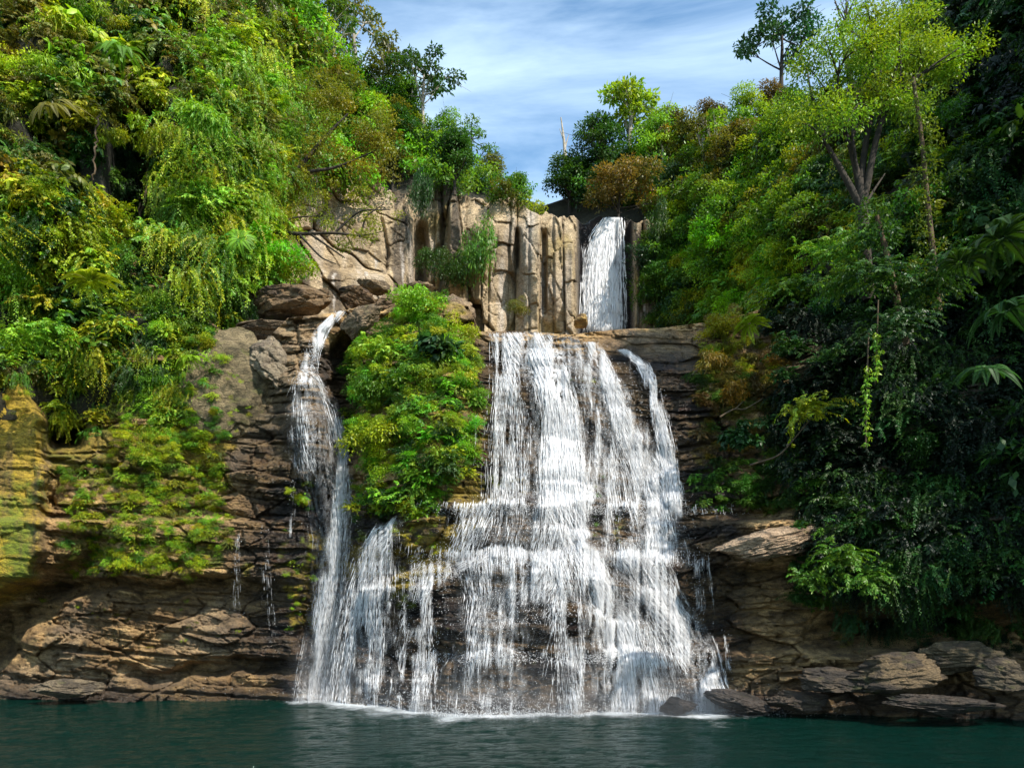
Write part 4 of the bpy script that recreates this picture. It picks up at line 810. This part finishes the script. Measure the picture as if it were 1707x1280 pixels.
custom('fallen_branch', 'pale dead branch lying on the orange growth right of the falls', 'branch', P(1230, 680, 40.5), [(smooth_line(pl([(1200, 695), (1225, 680), (1240, 684), (1272, 664)], 40.3)), np.linspace(.05, .02, 14)), (smooth_line(pl([(1225, 682), (1240, 668)], 40.3)), np.linspace(.03, .01, 14))], bark=M_vine)
custom('fallen_branch', 'long bare branch slanting down to the ledge on the right slope', 'branch', P(1300, 760, 38.5), [(smooth_line(pl([(1250, 775), (1300, 760), (1350, 700)], 38.3)), np.linspace(.05, .03, 14))], bark=M_vine)

# ------------------------------------------------------------------ water
m, t = new_mat('pool_water'); l = t.links.new
o_ = N(t, 'ShaderNodeOutputMaterial'); b = N(t, 'ShaderNodeBsdfPrincipled', Roughness=0.05); b.inputs['Base Color'].default_value = (0.0009, 0.016, 0.0115, 1); b.inputs['IOR'].default_value = 1.33; b.inputs['Specular IOR Level'].default_value = .12
tcw = N(t, 'ShaderNodeTexCoord'); mw = N(t, 'ShaderNodeMapping'); mw.inputs['Scale'].default_value = (1, 1.6, 1)
nw = N(t, 'ShaderNodeTexNoise', Scale=1.6, Detail=7.0, Roughness=0.7); nw2 = N(t, 'ShaderNodeTexNoise', Scale=0.5, Detail=3.0)
l(tcw.outputs['Object'], mw.inputs[0]); l(mw.outputs[0], nw.inputs['Vector']); l(mw.outputs[0], nw2.inputs['Vector'])
aw = N(t, 'ShaderNodeMath', operation='ADD'); l(nw.outputs['Fac'], aw.inputs[0]); l(nw2.outputs['Fac'], aw.inputs[1])
bw = N(t, 'ShaderNodeBump', Strength=0.9, Distance=0.35); l(aw.outputs[0], bw.inputs['Height']); l(bw.outputs[0], b.inputs['Normal']); l(b.outputs[0], o_.inputs[0])
wx_, wy_ = np.meshgrid(np.linspace(-60, 60, 700), np.linspace(-20, 60, 500))
wz_ = .03 * fbm(wx_ * .9, wy_ * 1.3, 0, 4, 201)
ob('pool_water', mesh_np('pool_water', np.stack([wx_, wy_, wz_], -1), grid_faces(500, 700), None, True), m, kind='structure')

m, t = new_mat('falling_water'); l = t.links.new
o_ = N(t, 'ShaderNodeOutputMaterial'); b = N(t, 'ShaderNodeBsdfPrincipled', Roughness=0.35); b.inputs['Base Color'].default_value = (0.95, 0.95, 0.96, 1)
tr = N(t, 'ShaderNodeBsdfTranslucent'); tr.inputs[0].default_value = (.95, .95, .96, 1); ms = N(t, 'ShaderNodeMixShader'); ms.inputs[0].default_value = .35
l(b.outputs[0], ms.inputs[1]); l(tr.outputs[0], ms.inputs[2]); l(ms.outputs[0], o_.inputs[0]); M_fall = m
m, t = new_mat('water_veil'); l = t.links.new
o_ = N(t, 'ShaderNodeOutputMaterial'); b = N(t, 'ShaderNodeBsdfPrincipled', Roughness=0.5); b.inputs['Base Color'].default_value = (0.95, 0.95, 0.96, 1)
at = N(t, 'ShaderNodeVertexColor', layer_name='Col'); sx = N(t, 'ShaderNodeSeparateColor'); l(at.outputs['Color'], sx.inputs[0])
g_ = N(t, 'ShaderNodeTexCoord'); mpv = N(t, 'ShaderNodeMapping'); mpv.inputs['Scale'].default_value = (5, 5, 1.2); l(g_.outputs['Object'], mpv.inputs[0])
nv_ = N(t, 'ShaderNodeTexNoise', Scale=1.0, Detail=7.0, Roughness=0.7, Distortion=.4); l(mpv.outputs[0], nv_.inputs['Vector'])
mr = N(t, 'ShaderNodeMapRange'); mr.inputs[1].default_value = .42; mr.inputs[2].default_value = .85; l(nv_.outputs['Fac'], mr.inputs[0])
ml = N(t, 'ShaderNodeMath', operation='MULTIPLY', use_clamp=True); l(mr.outputs[0], ml.inputs[0]); l(sx.outputs[0], ml.inputs[1]); l(ml.outputs[0], b.inputs['Alpha']); l(b.outputs[0], o_.inputs[0]); M_veil = m

DENS = 1.05
def table(Yf, u0, u1, v0, v1, st=2.0, blur=6):
    U_, V_ = np.meshgrid(np.arange(u0, u1, st), np.arange(v0, v1, st)); T_ = Yf(U_, V_)
    for ax in (0, 1):
        k = np.ones(blur) / blur; T_ = np.apply_along_axis(lambda r: np.convolve(np.pad(r, (blur // 2, blur - 1 - blur // 2), 'edge'), k, 'valid'), ax, T_)
    def f(u, v):
        x = np.clip((np.asarray(u) - u0) / st, 0, T_.shape[1] - 1.001); y = np.clip((np.asarray(v) - v0) / st, 0, T_.shape[0] - 1.001); i = y.astype(int); j = x.astype(int); a_, b_ = y - i, x - j
        return (T_[i, j] * (1 - b_) + T_[i, j + 1] * b_) * (1 - a_) + (T_[i + 1, j] * (1 - b_) + T_[i + 1, j + 1] * b_) * a_
    return f
Yws = table(Yw, 360, 1300, 480, 1250); Yus = table(Yu, 950, 1080, 340, 600, 1.5, 5)
def path_at(path, v):
    p = np.array(path, float); return np.interp(v, p[:, 1], p[:, 0]), np.interp(v, p[:, 1], p[:, 2])
def flow_depth(Yf, U, V, off, relax=.0045, blurn=2):
    """rows run downwards: water leaves a ledge and falls free before it meets the rock again"""
    Y = np.minimum(Yf(U, V), Yf(U, V + 6)) - off - .16
    for i in range(1, len(Y)): Y[i] = np.minimum(Y[i], Y[i - 1] + relax * (V[i] - V[i - 1]))
    return Y
GAPS = [(893, 1000, 1215, 20, .95), (1040, 948, 1030, 20, .8), (994, 852, 922, 16, .95), (1041, 852, 905, 9, .9), (752, 965, 1085, 17, .9), (660, 985, 1200, 9, .9), (1135, 870, 960, 12, .7), (868, 860, 900, 14, .5), (1108, 1110, 1160, 16, .7), (985, 640, 760, 7, .6), (1062, 620, 720, 8, .8), (875, 640, 760, 8, .6)]
def gapf(U, V):
    r = 1.0; u_ = U + 9 * vn(V / 26, 0, 0, 501) + 5 * vn(V / 9, 0, 0, 502)
    for c_, a_, b_, h_, k_ in GAPS: r = r * (1 - k_ * (1 - ss(h_ * .6, h_ * 1.3, np.abs(u_ - c_))) * ss(a_ - 8, a_ + 8, V) * (1 - ss(b_ - 14, b_ + 14, V)))
    return r
def strands(g, Yf, path, n_, wid=(.007, .026), step=3.0, breakup=.0, spread=1.0, off=.12, freq=1.0, relax=.0045, wob=1.0, core=0.):
    n = max(4, int(n_ * DENS)); v0, v1 = path[0][1], path[-1][1]; K = int((v1 - v0) / step) + 2; v = np.linspace(v0, v1, K)
    cu, cw = path_at(path, v); a = np.clip(g.normal(size=n) * .5, -1.25, 1.25) * .8 + (g.random(n) * 2 - 1) * .25
    ph = g.random(n) * 1000; V = np.repeat(v[:, None], n, 1)
    SHF = cu[:, None] + a[None] * cw[:, None] * spread; V = V + (.5 * jogf(SHF) * (Yf is Yws) + 3.5 * vn(SHF / 2.2, 0, 0, 320)) * ss(560, 640, V)
    U = cu[:, None] + a[None] * cw[:, None] * spread + wob * 2.2 * vn(V / 60, ph[None], 0, 301) + wob * .5 * vn(V / 9, ph[None], 0, 302)
    t0 = np.clip(g.random(n) * .12 - .06, 0, 1)
    Y = flow_depth(Yf, U, V, off + .22 * g.random(n)[None] ** 2, relax, 0)
    gate = .8 * vn(V / (14 / freq) + 0, ph[None] * 1.7, 0, 303) + .6 * vn(V / (4.5 / freq), ph[None], 3, 304)
    W = np.clip(gate + .02 - breakup, 0, .7) * 1.4
    W = W * (wid[0] + (wid[1] - wid[0]) * g.random(n)[None] ** 2)
    vr_ = v[:, None]; W = W * ss(0, 3, vr_ - v0 - (v1 - v0) * t0[None]) * (1 - ss(-12, 0, vr_ - v1 + 8 * g.random(n)[None])) * (Y / 40)
    chan = 1.0 * vn(U / 17 + .8 * vn(V / 90, 0, 1, 310), V / 210, 0, 311) + .5 * vn(U / 6, V / 60, 1, 312) + .35 * vn(U / 30, V / 22, 1, 313); W = W * ss(-.38 + core, .5 + core, chan) ** .8 * (gapf(U, V) if Yf is Yws else 1)
    p = P(U, V, Y)                                            # K,n,3
    an = g.random(n)[None, :] * 6.28
    vv = []
    for k in range(3):
        q = an + k * 2.0944; d = np.stack([np.cos(q), np.sin(q) * np.ones_like(W[:1]), np.zeros_like(q)], -1) if False else np.stack([np.cos(q), np.sin(q), 0 * q], -1)
        vv.append(p + d * W[..., None])
    Vt = np.stack(vv, 2)                                      # K,n,3,3
    idx = np.arange(K * n * 3).reshape(K, n, 3); fc = []
    live = (W[:-1] > 1e-4) | (W[1:] > 1e-4)
    for k in range(3):
        k2 = (k + 1) % 3
        q = np.stack([idx[:-1, :, k], idx[:-1, :, k2], idx[1:, :, k2], idx[1:, :, k]], -1)[live]; fc.append(q)
    fc = np.concatenate(fc); used = np.unique(fc); mp_ = np.zeros(K * n * 3, np.int64); mp_[used] = np.arange(len(used))
    return Vt.reshape(-1, 3)[used], mp_[fc]
def drops(g, Yf, path, n, size=(.007, .018), spread=1.2, off=.35, low=False):
    v = g.uniform(path[0][1], path[-1][1], n)
    if low: v = path[-1][1] - np.minimum(g.exponential(9, n) * (1 + .8 * vn(g.random(n) * 50, 0, 0, 5)), 70)
    cu, cw = path_at(path, v); u = cu + g.normal(size=n) * .6 * cw * spread
    p = P(u, v, Yf(u, v) - off * g.random(n) - .1); s = g.uniform(*size, n)[:, None]; 
    o6 = np.array([[1, 0, 0], [0, 1, 0], [-1, 0, 0], [0, -1, 0], [0, 0, 1.8], [0, 0, -1.8]])
    V = (p[:, None] + o6[None] * s[:, None]).reshape(-1, 3)
    T = np.array([[0, 1, 4], [1, 2, 4], [2, 3, 4], [3, 0, 4], [1, 0, 5], [2, 1, 5], [3, 2, 5], [0, 3, 5]])
    return V, (np.arange(n)[:, None, None] * 6 + T[None]).reshape(-1, 3)
def veil(Yf, path, dens, nc=24, step=4.0, off=.14, sprd=1.15, relax=.0045):
    v0, v1 = path[0][1], path[-1][1]; K = int((v1 - v0) / step) + 2; v = np.linspace(v0, v1, K); cu, cw = path_at(path, v); a = np.linspace(-1, 1, nc)
    V = np.repeat(v[:, None], nc, 1); U = cu[:, None] + a[None] * cw[:, None] * sprd; V = V + .5 * jogf(U) * ss(560, 640, V) * (Yf is Yws)
    Y = flow_depth(Yf, U, V, off, relax, 1); d = dens * (1 - np.abs(a[None]) ** 2.2) * ss(0, 10, v[:, None] - v0) * (1 - ss(-14, 0, v[:, None] - v1)) + 0 * V
    if Yf is Yws: d = d * gapf(U, V)
    return P(U, V, Y).reshape(-1, 3), grid_faces(K, nc), np.repeat(d.reshape(-1, 1), 3, 1)
def cat_mesh(name, parts, mat, smooth=True):
    quads = [p for p in parts if p[1].shape[1] == 4]; V, Fq, C, n = [], [], [], 0
    for p in parts:
        V.append(p[0]); f = p[1]
        if f.shape[1] == 3: f = np.concatenate([f, f[:, 2:3]], 1)
        Fq.append(f + n); n += len(p[0]); C.append(p[2] if len(p) > 2 else np.ones((len(p[0]), 3)))
    V = np.concatenate(V); Fq = np.concatenate(Fq)
    tri = Fq[:, 2] == Fq[:, 3]
    if tri.any():
        a = Fq[~tri]; Fq = np.concatenate([a[:, [0, 1, 2]], a[:, [0, 2, 3]], Fq[tri][:, :3]])
    me = mesh_np(name, V, Fq, np.concatenate(C), smooth); me.materials.append(mat); return me
def waterfall(seed, name, loc_uv, Yf, bundles, label, cat, veils=()):
    g = np.random.default_rng(seed); S, D, Vl = [], [], []
    for path, n, kw in bundles:
        S.append(strands(g, Yf, path, n, **kw)); D.append(drops(g, Yf, path, n * 2, spread=kw.get('spread', 1.0) * 1.0))
    if name == 'waterfall' and seed == 31: D.append(drops(g, Yf, [(870, 1150, 330), (880, 1196, 350)], 9000, (.006, .015), 1., 1.1, True))
    for path, d in veils: Vl.append(veil(Yf, path, d))
    th = empty(name, P(*loc_uv, Yf(*loc_uv)).tolist(), label, cat); inv = Matrix.Translation(-th.location)
    for nm, prt, mat in (('water_stream', S, M_fall), ('spray', D, M_fall), ('water_veil', Vl, M_veil)):
        if not prt: continue
        o = ob(nm, cat_mesh(nm, prt, mat), None, th); o.matrix_parent_inverse = inv
    return th
H = dict
def longer(B):
    out_ = []
    for path, n_, kw in B:
        p = [list(q) for q in path]
        if p[-1][1] > 1140: p.append([p[-1][0], p[-1][1] + 26, p[-1][2] * 1.05])
        if 840 < p[0][1] < 852 or 922 < p[0][1] < 936: p.insert(0, [p[0][0], p[0][1] - 9, p[0][2]])
        if 842 < p[-1][1] < 856 or 922 < p[-1][1] < 942: p[-1][1] += 5
        out_.append((p, n_, kw))
    return out_
main = [
 ([(868, 553, 50), (893, 600, 45), (915, 640, 38), (930, 700, 42), (935, 780, 50), (940, 848, 58)], 620, H()),
 ([(905, 580, 30), (925, 640, 26), (935, 700, 28), (940, 780, 34), (945, 848, 40)], 520, H(breakup=-.35, wid=(.012, .035), core=-.5)),
 ([(833, 555, 16), (840, 600, 20), (850, 650, 30), (853, 740, 42), (855, 848, 48)], 300, H(breakup=.08, wid=(.008, .028), core=-.15)),
 ([(930, 558, 34), (955, 600, 26), (985, 640, 22), (1000, 700, 24), (1008, 780, 30), (1015, 848, 34)], 300, H(breakup=.05)),
 ([(985, 570, 13), (1003, 610, 17), (1022, 650, 22), (1048, 720, 30), (1078, 790, 40), (1095, 852, 45)], 480, H(core=-.2)),
 ([(1035, 582, 10), (1072, 610, 11), (1090, 650, 12), (1105, 720, 15), (1118, 790, 17), (1128, 852, 20)], 260, H(breakup=-.1, core=-.7)),
 ([(1045, 600, 20), (1065, 660, 20), (1085, 730, 25), (1100, 800, 28)], 60, H(breakup=.2)),
 ([(795, 690, 2), (790, 780, 3)], 8, H()), ([(828, 600, 3), (827, 700, 3), (826, 840, 5)], 30, H()),
 ([(925, 846, 110), (925, 880, 110), (915, 932, 120)], 400, H(breakup=.08)),
 ([(945, 846, 38), (960, 885, 34), (975, 930, 30)], 350, H(breakup=-.3, core=-.5)),
 ([(800, 848, 45), (785, 890, 40), (765, 935, 38)], 190, H(breakup=.05)),
 ([(1013, 850, 9), (1017, 925, 11)], 60, H()), ([(1085, 848, 45), (1098, 900, 45), (1095, 940, 55)], 430, H()),
 ([(1045, 900, 15), (1050, 935, 45), (1060, 950, 45)], 100, H()),
 ([(850, 928, 110), (848, 1000, 92), (832, 1080, 85), (820, 1188, 78)], 620, H(breakup=.06, core=.1)),
 ([(900, 928, 60), (900, 960, 60), (860, 1040, 60)], 250, H(breakup=.1)),
 ([(975, 925, 28), (1000, 980, 36), (1030, 1040, 60), (1050, 1100, 70), (1060, 1180, 80)], 800, H(breakup=-.05, core=-.15)), ([(975, 925, 20), (998, 980, 22), (1020, 1040, 30), (1030, 1100, 35)], 400, H(breakup=-.2, core=-.5)),
 ([(930, 930, 28), (945, 1000, 28), (955, 1100, 34), (965, 1184, 40)], 260, H(breakup=.08)),
 ([(1060, 930, 45), (1100, 1000, 45), (1150, 1060, 40), (1172, 1110, 32), (1192, 1182, 32)], 760, H(breakup=.0, core=-.25)),
 ([(1030, 940, 35), (1070, 1010, 32), (1105, 1080, 30), (1130, 1165, 30)], 170, H(breakup=.18)),
 ([(1020, 935, 50), (1025, 1040, 45)], 110, H(breakup=.2, wid=(.008, .02))),
 ([(770, 935, 60), (715, 960, 40), (700, 1010, 26), (690, 1080, 36), (680, 1185, 50)], 300, H(breakup=.02)),
 ([(735, 950, 22), (735, 1080, 22)], 50, H(breakup=.1)),
 ([(740, 1088, 18), (715, 1120, 26), (695, 1185, 40)], 110, H()),
 ([(1180, 928, 2), (1190, 1015, 3)], 10, H()), ([(1208, 1050, 2), (1215, 1115, 5)], 14, H()), ([(1160, 935, 12), (1168, 1020, 10)], 50, H(breakup=.1))]
mv = [(main[0][0], .7), (main[1][0], 1.3), (main[4][0], .7), (main[9][0], .35), (main[10][0], 1.0), (main[13][0], .6), (main[15][0], .3), (main[17][0], .6), (main[18][0], 1.), (main[20][0], .5), (main[3][0], .4)]
for u_, v_, h_, w_, n_ in [(940, 838, 20, 175, 900), (1100, 842, 16, 40, 200), (880, 918, 20, 150, 700), (1080, 926, 18, 60, 260), (720, 948, 20, 60, 160), (830, 1086, 18, 80, 330), (1010, 1090, 16, 60, 300), (985, 640, 16, 40, 130)]:
    main.append(([(u_, v_, w_), (u_, v_ + h_, w_ * 1.02)], n_, H(breakup=-.15, core=-.12, wid=(.012, .035), spread=1.3)))
main = longer(main)
waterfall(31, 'waterfall', (900, 1180), Yws, main, 'wide white waterfall spreading over stepped dark ledges into the pool', 'waterfall', mv)
lv = [([(672, 870, 8), (650, 885, 22), (625, 920, 30), (608, 980, 36), (600, 1060, 48), (590, 1178, 70)], 420, H(breakup=.14, wid=(.01, .035)))]
lv = longer(lv)
waterfall(33, 'waterfall', (600, 1175), Yws, lv + [([(640, 900, 30), (640, 990, 30), (630, 1170, 40)], 160, H(breakup=.15, wid=(.01, .03)))], 'thin lacy side fall left of the wide waterfall, below the green knob', 'waterfall', [(lv[0][0], .22)])
ls = [([(568, 518, 9), (536, 550, 11), (520, 590, 12), (512, 625, 14), (510, 650, 26)], 260, H(breakup=-.35, relax=.05)),
      ([(512, 625, 14), (514, 645, 26), (520, 680, 40), (530, 745, 46), (548, 820, 40), (555, 900, 32), (548, 1000, 30), (535, 1080, 30), (522, 1156, 34)], 330, H(breakup=.2, wid=(.006, .022))),
      ([(560, 700, 12), (572, 760, 8), (566, 860, 14), (550, 960, 20), (538, 1060, 22), (522, 1155, 26)], 260, H(breakup=.1, wid=(.006, .022))),
      ([(485, 690, 8), (490, 780, 6), (482, 900, 5)], 30, H(breakup=.1)), ([(398, 890, 6), (394, 950, 8), (397, 1030, 12)], 22, H(breakup=.3, wid=(.006, .014))), ([(440, 870, 7), (446, 980, 9), (452, 1080, 14)], 20, H(breakup=.35, wid=(.006, .014)))]
ls = longer(ls)
waterfall(34, 'waterfall', (520, 1155), Yws, ls, 'narrow stream falling between brown boulders down the left rock face', 'waterfall', [(ls[0][0], 1.0), (ls[1][0], .28), (ls[2][0], .4)])
up = [([(1022, 362, 14), (1012, 395, 24), (1007, 450, 30), (1006, 556, 34)], 900, H(breakup=-.1, wid=(.02, .05), core=-.5)), ([(990, 400, 14), (985, 556, 16)], 120, H(breakup=.1, wid=(.015, .04))), ([(975, 372, 3), (974, 540, 4)], 30, H(wid=(.02, .05)))]
waterfall(35, 'waterfall', (1003, 556), Yus, up, 'distant tall waterfall dropping down the upper cliff beside the columns', 'waterfall', [(up[0][0], .9)])

# foam where the falls meet the pool
m, t = new_mat('foam'); l = t.links.new
o_ = N(t, 'ShaderNodeOutputMaterial'); b = N(t, 'ShaderNodeBsdfPrincipled', Roughness=0.6); b.inputs['Base Color'].default_value = (0.8, 0.85, 0.88, 1)
at = N(t, 'ShaderNodeVertexColor', layer_name='Col'); sx = N(t, 'ShaderNodeSeparateColor'); l(at.outputs['Color'], sx.inputs[0])
g_ = N(t, 'ShaderNodeTexCoord'); nf_ = N(t, 'ShaderNodeTexNoise', Scale=3.5, Detail=9.0, Roughness=0.8); l(g_.outputs['Object'], nf_.inputs['Vector'])
ad = N(t, 'ShaderNodeMath', operation='ADD'); l(nf_.outputs['Fac'], ad.inputs[0]); l(sx.outputs[0], ad.inputs[1])
mr = N(t, 'ShaderNodeMapRange'); mr.inputs[1].default_value = .80; mr.inputs[2].default_value = 1.7; l(ad.outputs[0], mr.inputs[0]); l(mr.outputs[0], b.inputs['Alpha']); l(b.outputs[0], o_.inputs[0])
fu = np.linspace(460, 1290, 420); fr = np.linspace(-1.2, 5.0, 60)
ysh = np.interp(fu, *SH); yy = np.min([Yw(fu, np.full_like(fu, vv_)) for vv_ in (1150, 1160, 1170, 1180)], 0); yy = np.convolve(np.pad(yy, 15, 'edge'), np.ones(31) / 31, 'valid'); ysh = np.minimum(ysh, yy); X0 = (fu - CU) * ysh / F
FX = np.repeat(X0[None], 60, 0); FY = ysh[None] - fr[:, None] - .3
st = np.interp(fu, [460, 500, 560, 640, 720, 850, 960, 1080, 1190, 1240, 1290], [0, .6, .75, .8, .75, .9, .7, 1.0, 1.0, .75, 0])
wd = np.interp(fu, [460, 560, 640, 850, 1000, 1200, 1290], [1.6, 2.4, 2.0, 2.2, 1.8, 1.9, 1.])
FD = fr[:, None] * (1 + .6 * vn(FX * .7, 0 * FX, 1, 19)) + .5 * vn(FX * 1.3, FY * 1.3, 0, 18); cf = st[None] * np.exp(-(np.clip(FD, 0, None) / wd[None]) ** 1.3) * (.85 + .3 * vn(FX * .8, FY * .8, 0, 9))
ob('foam', mesh_np('foam', np.stack([FX, FY, .05 + .04 * fbm(FX * 2, FY * 2, 0, 3, 9)], -1), grid_faces(60, 420), np.repeat(cf.reshape(-1, 1), 3, 1), True), m, None, 'white foam on the pool along the foot of the falls', 'foam', None, 'stuff')

# mist over the foot of the falls
m, t = new_mat('mist'); l = t.links.new
o_ = N(t, 'ShaderNodeOutputMaterial'); pv = N(t, 'ShaderNodeVolumePrincipled'); pv.inputs['Color'].default_value = (.95, .97, 1, 1); pv.inputs['Anisotropy'].default_value = .3
tcm = N(t, 'ShaderNodeTexCoord'); gr = N(t, 'ShaderNodeTexGradient', gradient_type='SPHERICAL'); l(tcm.outputs['Object'], gr.inputs[0]); nm_ = N(t, 'ShaderNodeTexNoise', Scale=2.5, Detail=3.0); l(tcm.outputs['Object'], nm_.inputs['Vector'])
m1 = N(t, 'ShaderNodeMath', operation='MULTIPLY'); l(gr.outputs['Fac'], m1.inputs[0]); l(nm_.outputs['Fac'], m1.inputs[1]); m2 = N(t, 'ShaderNodeMath', operation='MULTIPLY'); m2.inputs[1].default_value = .26; l(m1.outputs[0], m2.inputs[0]); l(m2.outputs[0], pv.inputs['Density']); l(pv.outputs[0], o_.inputs['Volume'])
bm = bmesh.new(); bmesh.ops.create_icosphere(bm, subdivisions=4, radius=1); mm = bpy.data.meshes.new('mist'); bm.to_mesh(mm); bm.free(); mm.materials.append(m)
for (u, v, Y, sx_, sy_, sz_) in [(900, 1175, 36.3, 9.5, 2.2, 2.6), (560, 1150, 41.5, 3.0, 2.0, 4.5), (1120, 1160, 36.8, 4.0, 1.8, 2.2)]:
    q = P(u, v, Y); o = ob('mist', mm, None, None, None, None, None, 'stuff', (q[0], q[1], .2)); o.scale = (sx_, sy_, sz_)
